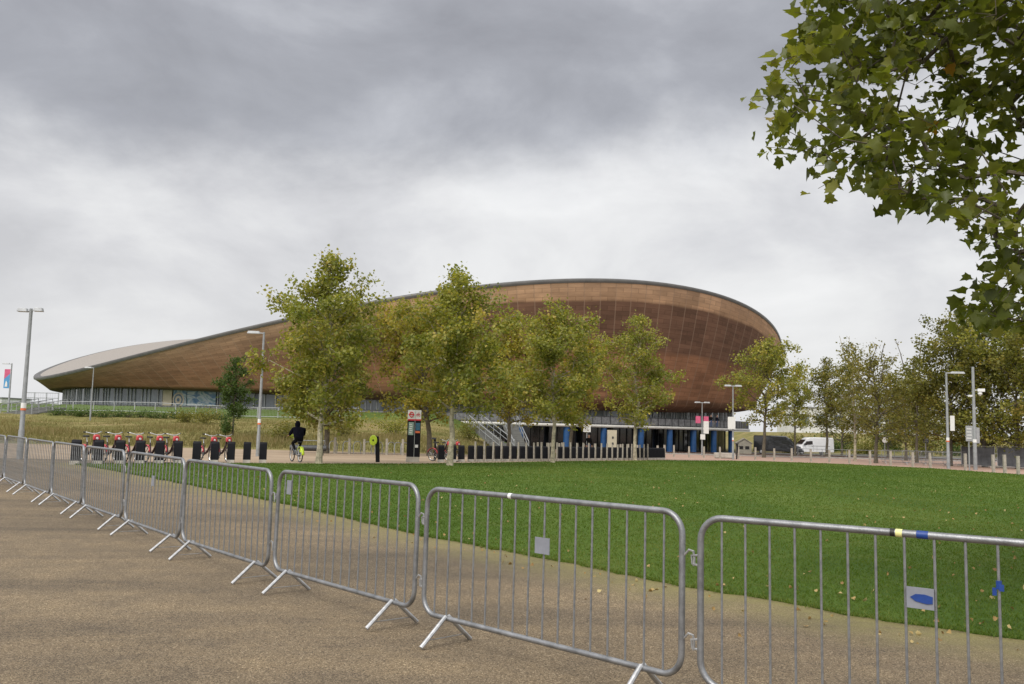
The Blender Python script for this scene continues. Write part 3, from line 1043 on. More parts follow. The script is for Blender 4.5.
        if nm == 'mural_panel' and pb < 190:
            cm = MB()
            for r0, r1, mi in ((1.05, 1.0, 0), (.85, .8, 1), (.62, .57, 0), (.3, .25, 1)):
                cm.lathe([(r0, -.05 - .012 * (1.1 - r0)), (r1, -.075 - .012 * (1.1 - r0))], 28, axis='y', mi=mi)
            link('roundel', cm, [mat('roundel_cream', (.5, .44, .34), .6), mat('roundel_blue', (.1, .16, .22), .6)], po, (-.2, 0, .25))
    return root


build_velodrome()

# ------------------------------------------------------------------ crowd barriers
def rounded_loop(w, z0, z1, r, n=7):
    pts = []
    for (cx_, cz_, a0) in ((w - r, z0 + r, -90), (w - r, z1 - r, 0), (r, z1 - r, 90), (r, z0 + r, 180)):
        for i in range(n + 1):
            a = R(a0 + 90 * i / n)
            pts.append((cx_ + r * math.cos(a), 0, cz_ + r * math.sin(a)))
    return pts


BL = 2.27
def make_barrier():
    root = thing('crowd_barrier', 'galvanised steel crowd barrier', 'crowd barrier')
    mb = MB(); mb.tube(rounded_loop(BL, .185, 1.10, .13), .0185, 12, closed=True)
    link('frame', mb, galv, root)
    bm_ = MB(); bm_.tube([(0, 0, .19), (0, 0, .60), (0, 0, 1.095)], [.0066] * 3, 8); bme = bm_.mesh('bar')
    wm = MB()
    nb = 16
    for i in range(nb):
        x = .125 + (BL - .25) * i / (nb - 1)
        link('bar', bme, galv_bright, root, (x, 0, 0))
    for x in (.27, BL - .27):
        fm = MB()
        for s_ in (-1, 1):
            fm.tube([(0, s_ * .012, .20), (0, s_ * .235, .012)], .0165, 9)
        fm.tube([(0, -.20, .055), (0, .20, .055)], .004, 5)
        link('foot', fm, foot_steel, root, (x, 0, 0))
    for z in (.40, .86):
        h = MB()
        h.tube([(BL + .012, 0, z), (BL + .045, 0, z + .035), (BL + .075, 0, z + .03), (BL + .082, 0, z - .01), (BL + .078, 0, z - .05)], .007, 6)
        link('hook', h, foot_steel, root)
        h = MB(); h.tube([(-.015, 0, z - .03), (-.05, .0, z - .025), (-.055, 0, z + .02), (-.015, 0, z + .025)], .007, 6)
        link('hook_eye', h, foot_steel, root)
    return root


def barrier_chain():
    # walk the line of joints away from the camera: each joint lies on the sight line of its column, one barrier length on
    def gx(px, py_d):
        pass
    p = np.array([1.04, 5.0])
    joints = [p]
    for px in (420, 273.5, 183, 125.5, 84.5, 52.5, 25.5, 5):
        # ground ray direction for the column (taken at rail height)
        best = None
        for t in np.linspace(0, math.pi, 1441):
            q = p + (BL + .12) * np.array([-math.cos(t - math.pi / 2 + math.pi / 2), math.sin(t)])
            u = proj((q[0], q[1], .65))[0]
            if q[1] < p[1]:
                continue
            e = abs(u - px)
            if best is None or e < best[0]:
                best = (e, q)
        p = best[1]; joints.append(p)
    return joints


J = barrier_chain()
d0 = J[-1] - J[-2]; J.append(J[-1] + d0); J.append(J[-1] + d0)
d1 = np.array([2.34 - 1.03, 3.97 - 4.93]); d1 = d1 / np.linalg.norm(d1) * (BL + .12)
chain = [J[0] + d1] + J
print('joints', [tuple(np.round(j, 2)) for j in chain])
proto = make_barrier()
blabels = ['nearest galvanised barrier at right with blue and yellow tape and a blue-marked plate',
           'galvanised barrier with white tape on its rail and a plain grey plate between bars',
           'galvanised barrier with a small grey plate beside its left end, third from the right',
           'galvanised crowd barrier fourth from the right, crossing the front of the lawn',
           'galvanised crowd barrier fifth from the right, in front of the two right-hand parked red bikes',
           'galvanised crowd barrier sixth from the right, in front of the middle parked red bikes',
           'galvanised crowd barrier seventh from the right, where the lawn tapers to its corner',
           'galvanised crowd barrier eighth from the right, wholly in front of bare gravel',
           'galvanised crowd barrier ninth from the right, beside the tall double-headed lamp post',
           'galvanised crowd barrier tenth from the right, cut by the left edge of the view',
           'farthest galvanised crowd barrier']
barriers = []
for i in range(len(chain) - 2):
    a, b = chain[i + 1], chain[i]           # local x runs from a (far/left) to b (near/right)
    o = proto if i == 0 else dup(proto)
    ang = math.atan2(b[1] - a[1], b[0] - a[0])
    mid = (a + b) / 2
    st = mid - np.array([math.cos(ang), math.sin(ang)]) * BL / 2
    o.location = (st[0], st[1], .004)
    o.rotation_euler = (R(random.uniform(-1.6, 1.2)), R(random.uniform(-.35, .35)), ang)
    tag(o, blabels[i], 'crowd barrier', 'crowd barriers in a line along the path')
    barriers.append(o)


def plate(bar, x, z, w, h, name='plate', m=plate_grey, mark=False):
    pm = MB(); pm.box((0, 0, 0), (w, .004, h))
    po = link(name, pm, m, bar, (x, -.013, z))
    if mark:
        k = MB(); P = [(-.02, -.016), (.03, -.024), (.055, -.02), (.056, .012), (.02, .02), (-.02, .018), (-.045, .002)]
        k.prism(P, -.0065, -.0025); link('blue_mark', k, blue_tape, po)


sp = (BL - .25) / 15
def pxx(bar, px, z):
    """length along the barrier seen in a column"""
    xs = np.linspace(0, BL, 600); mw = bar.matrix_basis
    return float(min(xs, key=lambda x: abs(proj(mw @ Vector((x, 0, z)))[0] - px)))


def band(bar, x, w, m, nm, z=1.10, r=.0198, skew=0):
    tm = MB()
    tm.tube([(x - w / 2, 0, z), (x + w / 2, 0, z)], r, 14)
    link(nm, tm, m, bar)


b0, b1, b2 = barriers[0], barriers[1], barriers[2]
plate(b0, pxx(b0, 921, .85), .80, sp - .012, .10, mark=True)
band(b0, pxx(b0, 922.5, 1.1), .052, blue_tape, 'blue_tape')
band(b0, pxx(b0, 899, 1.1), .030, yellow_tape, 'yellow_tape'); band(b0, pxx(b0, 893, 1.1), .022, black_tape, 'black_tape', r=.0194)
xk = pxx(b0, 1003, .9)
tk = MB(); tk.tube([(0, 0, -.018), (0, 0, .02)], .0125, 8); tk.box((.012, -.012, -.01), (.02, .004, .03)); tk.box((-.018, -.008, -.03), (.018, .004, .035), .5)
kx = .125 + sp * round((xk - .125) / sp); link('blue_tape', tk, blue_tape, b0, (kx, 0, .90))
plate(b1, pxx(b1, 543.5, .82), .80, sp - .005, .105)
band(b1, pxx(b1, 511, 1.1), .03, white_band, 'white_tape')
plate(b2, pxx(b2, 290, .9), .96, sp - .05, .13)
plate(barriers[4], pxx(barriers[4], 154, .8), .78, sp - .02, .13)


# ------------------------------------------------------------------ lamp posts
def lamp(px, Y, h, label, arms=((1,),), r=.075, sticker=None, group=None, name='street_lamp', lean=0.0, loc=None):
    b = loc if loc else base(px, Y)
    root = thing(name, label, 'street lamp', b, 0, group)
    mb = MB(); mb.lathe([(r * 1.15, -.2), (r * 1.12, 1.1), (r * .95, 1.15), (r * .62, h - .05), (r * .6, h)], 14); link('pole', mb, grey_metal, root)
    for (dx_, dy_, ln, hz) in arms:
        a = MB(); zz = h - .05 + hz
        a.tube([(0, 0, zz - .02), (dx_ * ln * .45, dy_ * ln * .45, zz + .0)], .035, 8)
        c_ = (dx_ * ln * .62, dy_ * ln * .62, zz + .02); an = math.atan2(dy_, dx_)
        a.box(c_, (ln * .8, .28, .14), an, .82); hd = link('lamp_head', a, light_metal, root, bevel=.015)
        l = MB(); l.box((c_[0], c_[1], c_[2] - .055), (ln * .6, .18, .02), an); link('lens', l, white_plastic, hd)
    if sticker:
        s1 = MB(); s1.lathe([(r * 1.0, sticker), (r * 1.0, sticker + .20)], 14); link('white_band', s1, white_band, root)
        s2 = MB(); s2.lathe([(r * 1.005, sticker - .085), (r * 1.005, sticker - .003)], 14); link('orange_band', s2, orange_band, root)
    return root


def banner(root, x, y, z, w, h, rz=0.0, cols=('pink', 'blue')):
    bm_ = MB(); bm_.box((0, 0, h * .25), (w, .02, h * .5)); bm_.box((0, 0, -h * .25), (w, .02, h * .5), mi=1)
    bm_.prism([(-w * .5, -h * .02), (w * .5, -h * .02), (w * .5, h * .26)], -.016, .016, mi=1)
    bm_.prism([(-w * .3, -h * .42), (w * .18, -h * .42), (w * .10, -h * .2), (-w * .08, -h * .10), (-w * .22, -h * .25)], -.019, .019, mi=2)
    bo = link('banner', bm_, [pink_sign, blue_sign, sign_white], root, (x, y, z), rz)
    br_ = MB(); br_.tube([(-x * .9, 0, h * .5 + .02), (w * .5, 0, h * .5 + .02)], .018, 6); br_.tube([(-x * .9, 0, -h * .5 - .02), (w * .5, 0, -h * .5 - .02)], .018, 6)
    link('banner_arm', br_, grey_metal, bo)


LG = 'street lamps around the plaza'
l1 = lamp(19.3, 33.5, 5.8, 'tall grey lamp post with a double head, behind the barriers at far left', [(1, .2, .42, 0), (-1, -.2, .46, -.04)], .095, 1.95, LG)
lamp(257.5, 46, 6.55, 'slim grey lamp post with one head pointing left, in front of the mound tree', [(-1, -.1, .85, 0)], .085, 1.75, LG)
lamp(90, 88, 5.4, 'small slim grey lamp post standing on the meadow before the timber bowl', [(-1, 0, .9, 0)], .07, None, LG)
l8 = lamp(8, 96, 5.4, 'lamp post at far left carrying a pink and blue banner', [(-1, 0, 1.0, 0)], .10, None, LG)
banner(l8, -.42, 0, 3.7, .62, 2.1)
l733 = lamp(733, 72, 6.1, 'slim lamp post with two small heads and a white sign, left of the dark van', [(1, 0, .7, 0), (-1, 0, .7, 0)], .075, 1.6, LG)
sg = MB(); sg.box((0, 0, 0), (.62, .05, 1.0)); link('sign_panel', sg, sign_white, l733, (-.15, -.12, 3.0))
l702 = lamp(702, 92, 5.6, 'lamp post with pink and white banners in front of the velodrome entrance', [(1, 0, .8, 0), (-1, 0, .8, 0)], .075, None, LG)
bm_ = MB(); bm_.box((-.42, 0, 3.75), (.52, .02, .75)); bm_.box((.42, 0, 3.85), (.52, .02, .5)); bm_.box((.42, 0, 2.95), (.56, .025, 1.3), mi=1); bm_.box((.05, -.1, 1.95), (.5, .03, .55), mi=1)
link('banner', bm_, [pink_sign, sign_white], l702)
l947 = lamp(948.5, 58, 6.4, 'grey lamp post with one long head pointing right beside the lawn edge', [(1, -.1, 1.15, 0)], .10, 1.85, LG)
sg = MB(); sg.box((0, 0, 0), (.28, .05, 1.0)); link('sign_panel', sg, sign_white, l947, (.30, -.05, 3.0))


def cctv():
    root = thing('camera_pole', 'tall grey pole carrying white surveillance cameras at right of the lawn', 'cctv pole', base(975.5, 56))
    mb = MB(); mb.lathe([(.12, -.2), (.12, 2.6), (.10, 2.7), (.085, 6.55), (.08, 6.6)], 14); link('pole', mb, grey_metal, root)
    c = MB(); c.tube([(0, 0, 5.1), (.4, -.1, 5.1)], .03, 6); c.box((.42, -.15, 5.1), (.42, .18, .2), -.3); c.lathe([(.02, 4.98), (.13, 4.95), (.13, 4.84), (.02, 4.72)], 12, (.36, -.12, 0)); link('camera', c, white_plastic, root, bevel=.01)
    c = MB(); c.tube([(0, 0, 4.75), (-.25, -.1, 4.75)], .03, 6); c.box((-.28, -.12, 4.72), (.24, .14, .12), .2); link('camera', c, white_plastic, root, bevel=.01)
    s1 = MB(); s1.lathe([(.125, 1.75), (.125, 1.95)], 14); link('white_band', s1, white_band, root)
    s1 = MB(); s1.box((.18, 0, 2.2), (.2, .2, 1.0)); link('cabinet', s1, sign_grey, root, bevel=.01)
    return root


cctv()


def sign(px, Y, h, w, ph, label, m=sign_white, round_=False, name='sign_post', frame=sign_grey):
    root = thing(name, label, 'sign', base(px, Y))
    mb = MB(); mb.tube([(0, 0, -.2), (0, 0, h)], .045, 8); link('post', mb, grey_metal, root)
    p = MB()
    if round_:
        p.lathe([(.01, -.075), (w / 2, -.07), (w / 2, -.05), (.01, -.05)], 20, (0, 0, h - w / 2), 'y')
    else:
        p.box((0, -.07, h - ph / 2), (w, .03, ph))
    po = link('sign_panel', p, m, root)
    if not round_:
        t = MB(); 
        for k in range(4):
            t.box((-.04 * w * (k % 2), -.0875, h - ph * (.2 + .2 * k)), (w * .7, .004, ph * .05))
        t2 = link('sign_text', t, frame, po)
    return root


sign(969.5, 54, 2.75, .42, .95, 'grey rectangular information sign on a post left of the camera pole', sign_grey, frame=sign_white)
sign(885, 84, 2.3, .55, .5, 'round white road sign on a thin post below the right-hand trees', sign_white, True)
sign(926, 80, 2.7, .5, .9, 'dark rectangular sign on a post under the large right-hand trees', dark_metal, frame=sign_grey)
sign(586.5, 74, 2.6, .62, .62, 'square white sign on a thin post beside the cream entrance pillar', sign_white)

# ------------------------------------------------------------------ hire docks, bikes, terminal
def make_dock():
    root = thing('bike_dock', 'dock', 'bike dock')
    mb = MB(); mb.box((0, 0, .06), (.30, .42, .14), 0, .96); link('dock_base', mb, concrete, root, bevel=.01)
    mb = MB(); mb.prism([(-.17, .12), (.17, .12), (.13, .80), (.07, .845), (-.02, .845), (-.10, .78)], -.15, .15, plane='yz'); 
    link('dock_body', mb, black_paint, root, bevel=.02)
    return root


dock0 = make_dock()
used = [False]
def put_dock(x, y, rz, label, group):
    o = dock0 if not used[0] else dup(dock0)
    used[0] = True
    o.location = (x, y, float(g0(y)) + .006); o.rotation_euler = (0, 0, rz)
    tag(o, label, 'bike dock', group)


bike_frame = mat('bike_frame_paint', (.035, .014, .016), .4, 0, .2, 5)


def make_bike():
    root = thing('hire_bike', 'bike', 'bicycle')
    for x in (.56, -.52):
        tyre = MB(); tyre.tube([(x + .30 * math.cos(a), 0, .32 + .30 * math.sin(a)) for a in np.linspace(0, 2 * math.pi, 24, endpoint=False)], .022, 6, closed=True)
        w = link('wheel', tyre, black_rubber, root)
        r_ = MB(); r_.tube([(x + .272 * math.cos(a), 0, .32 + .272 * math.sin(a)) for a in np.linspace(0, 2 * math.pi, 24, endpoint=False)], .010, 4, closed=True)
        for k in range(12):
            a = 2 * math.pi * k / 12; r_.tube([(x, .02 * (-1) ** k, .32), (x + .27 * math.cos(a), 0, .32 + .27 * math.sin(a))], .0025, 3)
        r_.lathe([(.04, -.05), (.04, .05)], 10, (x, 0, .32), 'y')
        link('rim', r_, silver, w)
    f = MB()
    f.tube([(.40, 0, .90), (.34, 0, .70), (.10, 0, .42), (-.10, 0, .34), (-.30, 0, .42)], [.035, .04, .045, .045, .04], 8)
    f.tube([(-.10, 0, .32), (-.24, 0, .75)], .026, 8)
    for s_ in (-1, 1):
        f.tube([(-.14, s_ * .04, .36), (-.52, s_ * .06, .32)], .014, 6)
        f.tube([(-.22, s_ * .03, .66), (-.52, s_ * .06, .32)], .012, 6)
        f.tube([(.40, s_ * .03, .78), (.47, s_ * .06, .60), (.56, s_ * .06, .32)], .016, 6)
    link('frame', f, bike_frame, root)
    f = MB(); f.tube([(-.24, 0, .72), (-.29, 0, .93)], .017, 8); link('seat_post', f, silver, root)
    s_ = MB(); s_.prism([(-.42, -.09), (-.36, -.11), (-.12, -.03), (-.12, .03), (-.36, .11), (-.42, .09)], .93, .985, plane='xy'); link('saddle', s_, black_rubber, root, bevel=.015)
    h = MB(); h.tube([(.40, 0, .86), (.36, 0, 1.04)], .02, 8)
    h.tube([(.22, -.31, 1.12), (.33, -.24, 1.11), (.38, -.08, 1.06), (.38, .08, 1.06), (.33, .24, 1.11), (.22, .31, 1.12)], .016, 8)
    hb = link('handlebar', h, silver, root)
    for s2 in (-1, 1):
        gp = MB(); gp.tube([(.22, s2 * .31, 1.12), (.30, s2 * .265, 1.113)], .022, 8); link('grip', gp, black_rubber, hb)
    c = MB(); c.prism([(-.11, .84), (.11, .84), (.105, .99), (.06, 1.03), (-.06, 1.03), (-.105, .99)], .50, .64, plane='yz'); fc = link('front_carrier', c, red_plastic, root, bevel=.03)
    l = MB(); l.lathe([(.045, .0), (.035, .02)], 12, (.64, 0, .90), 'x'); link('headlight', l, white_plastic, fc)
    m_ = MB()
    prev = None
    arc = [R(20 + 150 * i / 9) for i in range(10)]
    vs, fs = [], []
    for a in arc:
        for yy in (-.045, .045):
            vs.append((-.52 - .35 * math.cos(a), yy, .32 + .35 * math.sin(a)))
    fs = [(2 * i, 2 * i + 1, 2 * i + 3, 2 * i + 2) for i in range(9)]
    m_.add(vs, fs); mg = link('mudguard', m_, red_plastic, root); mg.modifiers.new('t', 'SOLIDIFY').thickness = .012
    k = MB(); k.lathe([(.09, -.06), (.09, -.05)], 14, (-.10, 0, .32), 'y')
    k.tube([(-.10, -.08, .32), (-.02, -.09, .18)], .012, 5); k.tube([(-.10, .08, .32), (-.18, .09, .46)], .012, 5)
    k.box((-.02, -.13, .18), (.08, .09, .02)); k.box((-.18, .13, .46), (.08, .09, .02)); link('crank', k, dark_metal, root)
    return root


bike0 = make_bike(); bused = [False]
def put_bike(x, y, rz, label, group):
    o = bike0 if not bused[0] else dup(bike0)
    bused[0] = True
    o.location = (x, y, float(g0(y)) + .008); o.rotation_euler = (R(random.uniform(-3, 3)), 0, rz)
    tag(o, label, 'bicycle', group)


def line_point(a, b, px):
    """point on the ground line a-b seen in column px"""
    ts_ = np.linspace(-.2, 1.2, 1500)
    P = [(a[0] + (b[0] - a[0]) * t, a[1] + (b[1] - a[1]) * t) for t in ts_]
    q = min(P, key=lambda p: abs(proj((p[0], p[1], float(g0(p[1])) + .4))[0] - px))
    return q


A1, B1 = (-14.4, 30.6), (-10.35, 36.2)
dirl = math.atan2(B1[1] - A1[1], B1[0] - A1[0])
left_docks = [76, 98.6, 120, 140.3, 159.8, 178, 196.7, 214.8, 231, 247, 263]
bikes_at = {1: 'first', 2: 'second', 3: 'third', 4: 'fourth', 5: 'fifth', 7: 'sixth', 8: 'seventh'}
for i, px in enumerate(left_docks):
    x, y = line_point(A1, B1, px)
    if i in bikes_at:
        lab = f'black bike dock holding the {bikes_at[i]} red hire bike from the left end of the row'
    else:
        lab = {0: 'empty black bike dock at the far left end of the left-hand row', 6: 'empty black bike dock between the fifth and sixth parked red bikes',
               9: 'empty black bike dock just right of the last parked red bike', 10: 'empty black bike dock at the right end of the left-hand row beside the lamp post'}[i]
    put_dock(x, y, dirl - R(38), lab, 'bike docks in the left-hand row')
    if i in bikes_at:
        away = dirl + math.pi / 2 + R(random.uniform(-4, 4)) - R(6)
        # front wheel sits just behind the dock
        bx, by = x + math.cos(away) * .80 + .02, y + math.sin(away) * .80
        put_bike(bx, by, away + math.pi, f'red and black hire bike parked in a dock, {bikes_at[i]} from the left', 'red hire bikes parked in the left-hand docks')

A2, B2 = (-3.55, 43.6), (11.2, 65.0)
dir2 = math.atan2(B2[1] - A2[1], B2[0] - A2[0])
right_docks = [441, 453, 461.5, 471, 480, 489, 497.5, 505.8, 514, 522.3, 530, 537.5, 545, 552.5, 560.6, 566.8, 573.8, 580, 585.8, 592, 598.4, 603.9, 609.8, 615, 620.3, 625, 629.5, 633.8, 638, 642, 646, 649.6, 653.1, 656.5, 659.6, 662.5]
NR_ = len(right_docks)
for i, px in enumerate(right_docks):
    x, y = line_point(A2, B2, px)
    if i < NR_ / 2:
        lab = f'black bike dock in the long row, {ORD[i + 1]} counting from the information totem end'
    else:
        lab = f'black bike dock in the long row, {ORD[NR_ - i]} counting from its far right end'
    put_dock(x, y, dir2 - R(40), lab, 'bike docks in the long right-hand row')
for i, lab in ((1, 'red hire bike in the long dock row, partly behind the second big plane trunk'), (2, 'red hire bike in the long dock row, just right of the second big plane trunk')):
    x, y = line_point(A2, B2, right_docks[i]); away = dir2 + math.pi / 2
    put_bike(x + math.cos(away) * .8, y + math.sin(away) * .8, away + math.pi, lab, 'red hire bikes parked in the right-hand docks')

# timber posts along the dock row
def make_post(h=1.0, w=.15):
    root = MB(); root.box((0, 0, h / 2 - .1), (w, w, h + .2), 0, .94)
    return root.mesh('timber_bollard', smooth=False)


post_me = make_post(1.02, .17)
def put_post(x, y, label, group, rz=0.0, s=1.0, name='timber_bollard', hs=None):
    o = link(name, post_me, timber_post, None, (x, y, float(g0(y))), rz)
    o.scale = (s, s, (hs or 1) * random.uniform(.96, 1.04)); o.rotation_euler = (R(random.uniform(-1, 1)), R(random.uniform(-1, 1)), rz)
    tag(o, label, 'bollard', group)


gp = 'timber bollards between the docks of the long row'
pp = [475.5, 484.5, 493, 501.5, 510.5, 518.5, 526.3, 534, 541.5, 548.8, 556.8, 563.6, 570.5, 577, 583, 589, 595.2, 601.2, 607, 612.4, 617.7, 622.7, 627.3, 631.7, 636, 640, 644, 647.8]
o1 = np.array([math.sin(dir2), -math.cos(dir2)])
for i, px in enumerate(pp):
    x, y = line_point(tuple(np.array(A2) + o1 * .32), tuple(np.array(B2) + o1 * .32), px)
    n_ = len(pp)
    lab = (f'slim timber bollard between the long row docks, {ORD[i + 1]} from its left end' if i < n_ / 2 else f'slim timber bollard between the long row docks, {ORD[n_ - i]} from its right end')
    put_post(x, y, lab, gp, dir2, .46, hs=1.06)
gp = 'timber bollards behind the long dock row'
pb = [537.5, 541.5, 547, 551, 559, 562, 577, 583.5, 588, 594.5, 620.5, 628, 637, 657.5, 664.5]
for i, px in enumerate(pb):
    Y = 72 + i * .3
    x, y, z = base(px, Y)
    put_post(x, y, f'pale timber bollard standing behind the long dock row, {ORD[i + 1]} from the left', gp, 0, 1.0)
gp = 'timber bollards along the far edge of the lawn'
rb = [(674, 77), (689, 77), (704, 76.5), (720, 76), (738.5, 75.5), (755.3, 74.5), (774.3, 73.5), (791.8, 72.5), (811, 71.5), (829.5, 70), (849.5, 68), (870.2, 66), (890.6, 63.5), (912.8, 61), (930.3, 58.5), (965.5, 54.5), (993.7, 50.5), (1005, 49), (1018.4, 47.3)]
for i, (px, Y) in enumerate(rb):
    x, y, z = base(px, Y)
    n_ = len(rb)
    lab = (f'pale timber bollard along the far lawn edge, {ORD[i + 1]} to the right of the docks' if i < 10 else
           f'pale timber bollard along the far lawn edge, {ORD[n_ - i]} in from the right')
    put_post(x, y, lab, gp, 0, .82, hs=1.0)


def totem():
    root = thing('information_totem', 'tall black bike hire totem with a white and red sign on top', 'information totem', base(412.5, 42.5), R(8))
    root.scale = (.80, 1, 1)
    mb = MB(); mb.box((0, 0, .12), (.80, .34, .28)); link('totem_base', mb, concrete, root, bevel=.01)
    mb = MB(); mb.box((-.165, 0, 1.13), (.43, .30, 1.76)); mb.box((.24, .02, 1.13), (.36, .28, 1.76)); body = link('totem_body', mb, black_paint, root, bevel=.012)
    mb = MB(); mb.box((.06, -.02, 1.13), (.02, .30, 1.76)); link('trim', mb, silver, body)
    hd = MB(); hd.box((-.165, 0, 2.26), (.43, .31, .50)); hd.box((.24, .02, 2.26), (.36, .29, .50)); head = link('sign_head', hd, sign_white, root, bevel=.008)
    st = MB(); st.box((-.165, -.158, 2.045), (.43, .006, .07)); st.box((.24, -.128, 2.045), (.36, .006, .07))
    st.tube([(-.165 + .12 * math.cos(a), -.160, 2.30 + .12 * math.sin(a)) for a in np.linspace(0, 2 * math.pi, 24, endpoint=False)], .024, 6, closed=True)
    st.box((-.165, -.166, 2.30), (.34, .012, .05))
    link('roundel', st, red_sign, head)
    ic = MB()
    for cx_ in (.17, .31):
        ic.tube([(cx_ + .05 * math.cos(a), -.130, 2.27 + .05 * math.sin(a)) for a in np.linspace(0, 2 * math.pi, 16, endpoint=False)], .010, 4, closed=True)
    ic.tube([(.17, -.13, 2.27), (.22, -.13, 2.37), (.29, -.13, 2.37), (.24, -.13, 2.28), (.22, -.13, 2.36)], .009, 4); ic.tube([(.31, -.13, 2.27), (.28, -.13, 2.41), (.25, -.13, 2.42)], .009, 4)
    link('bicycle_symbol', ic, red_sign, head)
    mp = MB(); mp.box((-.165, -.156, 1.62), (.30, .012, .62)); mo = link('map_panel', mp, mat('map_pale_green', (.26, .36, .31), .4, 0, .1, 6), body)
    mp = MB()
    for k in range(5):
        mp.box((-.20 + .03 * (k % 2), -.164, 1.82 - .10 * k), (.16, .004, .045))
    link('map_print', mp, sign_white, mo)
    mp = MB(); mp.box((.24, -.125, 1.72), (.28, .012, .36)); sc_ = link('screen', mp, mat('screen_blue', (.03, .12, .2), .2), body)
    mp = MB(); mp.box((.24, -.125, 1.46), (.28, .012, .10)); link('orange_panel', mp, orange_band, body)
    mp = MB(); mp.box((.20, -.130, .78), (.18, .02, .14)); link('keypad', mp, sign_white, body)


totem()


def lime_post():
    root = thing('leaning_post', 'black leaning post with a round lime green disc on its top', 'post', base(376, 41))
    mb = MB(); mb.prism([(.0, -.1), (.17, -.1), (.13, .8), (.08, 1.2), (-.06, 1.22), (-.10, 1.1), (-.06, .75)], -.08, .08); link('post', mb, black_paint, root, bevel=.02)
    mb = MB(); mb.lathe([(.005, -.16), (.17, -.15), (.18, -.12), (.18, -.09), (.005, -.085)], 24, axis='y'); d = link('disc', mb, lime_paint, root, (-.15, 0, 1.02)); d.scale = (1, 1, 1.35)
    mb = MB(); mb.lathe([(.035, -.168), (.01, -.172)], 14, axis='y'); link('symbol', mb, black_paint, d)


lime_post()


def angle_post(px, Y, label, h=1.15, lean=.1):
    root = thing('black_post', label, 'post', base(px, Y))
    mb = MB(); mb.tube([(0, 0, -.1), (0, 0, h * .8), (-.05, -.02, h * .93)], .055, 8); link('post', mb, black_paint, root)
    mb = MB(); mb.box((-.09, -.05, h * .97), (.22, .20, .09), .3); link('post_head', mb, dark_metal, root, bevel=.01)
    root.rotation_euler = (0, R(lean * 57), 0)
    return root


angle_post(434.5, 46, 'short black post with an angled head right of the totem', 1.2, .02)
angle_post(736.5, 74, 'short black leaning post beside the concrete block seat', 1.35, .09)


def block_seat():
    root = thing('block_seat', 'long pale concrete block seat beyond the lawn near the entrance', 'bench', base(724.5, 77))
    mb = MB(); mb.box((0, 0, .27), (1.75, .6, .44)); link('seat', mb, concrete, root, bevel=.03)
    mb = MB(); mb.box((0, 0, .03), (1.55, .45, .1)); link('plinth', mb, stone_step, root)


block_seat()


def bench():
    b = base(308, 51)
    root = thing('park_bench', 'low dark grey bench with a thin back rail behind the cyclist', 'bench', b, R(3))
    mb = MB(); mb.tube([(-1.05, 0, .42), (1.05, 0, .42)], .17, 12); link('seat', mb, dark_metal, root)
    for x in (-.8, .8):
        l = MB(); l.box((x, .05, .15), (.12, .3, .5)); link('leg', l, dark_metal, root)
    r_ = MB(); r_.tube([(-.9, .25, .4), (-.9, .28, .85), (.9, .28, .85), (.9, .25, .4)], .022, 6); link('backrest', r_, grey_metal, root)


bench()

# Sheffield stands behind the plane trees
def make_stand():
    root = thing('bike_stand', 'stand', 'bike stand')
    mb = MB(); mb.tube([(-.36, 0, -.1), (-.36, 0, .62), (-.27, 0, .76), (-.15, 0, .80), (.15, 0, .80), (.27, 0, .76), (.36, 0, .62), (.36, 0, -.1)], .028, 8); link('hoop', mb, light_metal, root)
    return root


st0 = make_stand(); sts = [(333, 58), (346.5, 58), (357, 58.3), (367.5, 58.6), (378.5, 59), (391, 59.3), (397.5, 59.5), (404, 59.8)]
for i, (px, Y) in enumerate(sts):
    o = st0 if i == 0 else dup(st0)
    o.location = base(px, Y); o.rotation_euler = (0, 0, R(58))
    tag(o, f'steel hoop bike stand behind the lime disc post, {ORD[i + 1]} from the left', 'bike stand', 'steel hoop bike stands below the mound')
for i, px in enumerate((334.5, 349, 364, 386.5, 402.5)):
    x, y, z = base(px, 57.2)
    put_post(x, y, f'pale timber bollard among the hoop bike stands, {ORD[i + 1]} from the left', 'timber bollards among the bike stands', 0, .85)


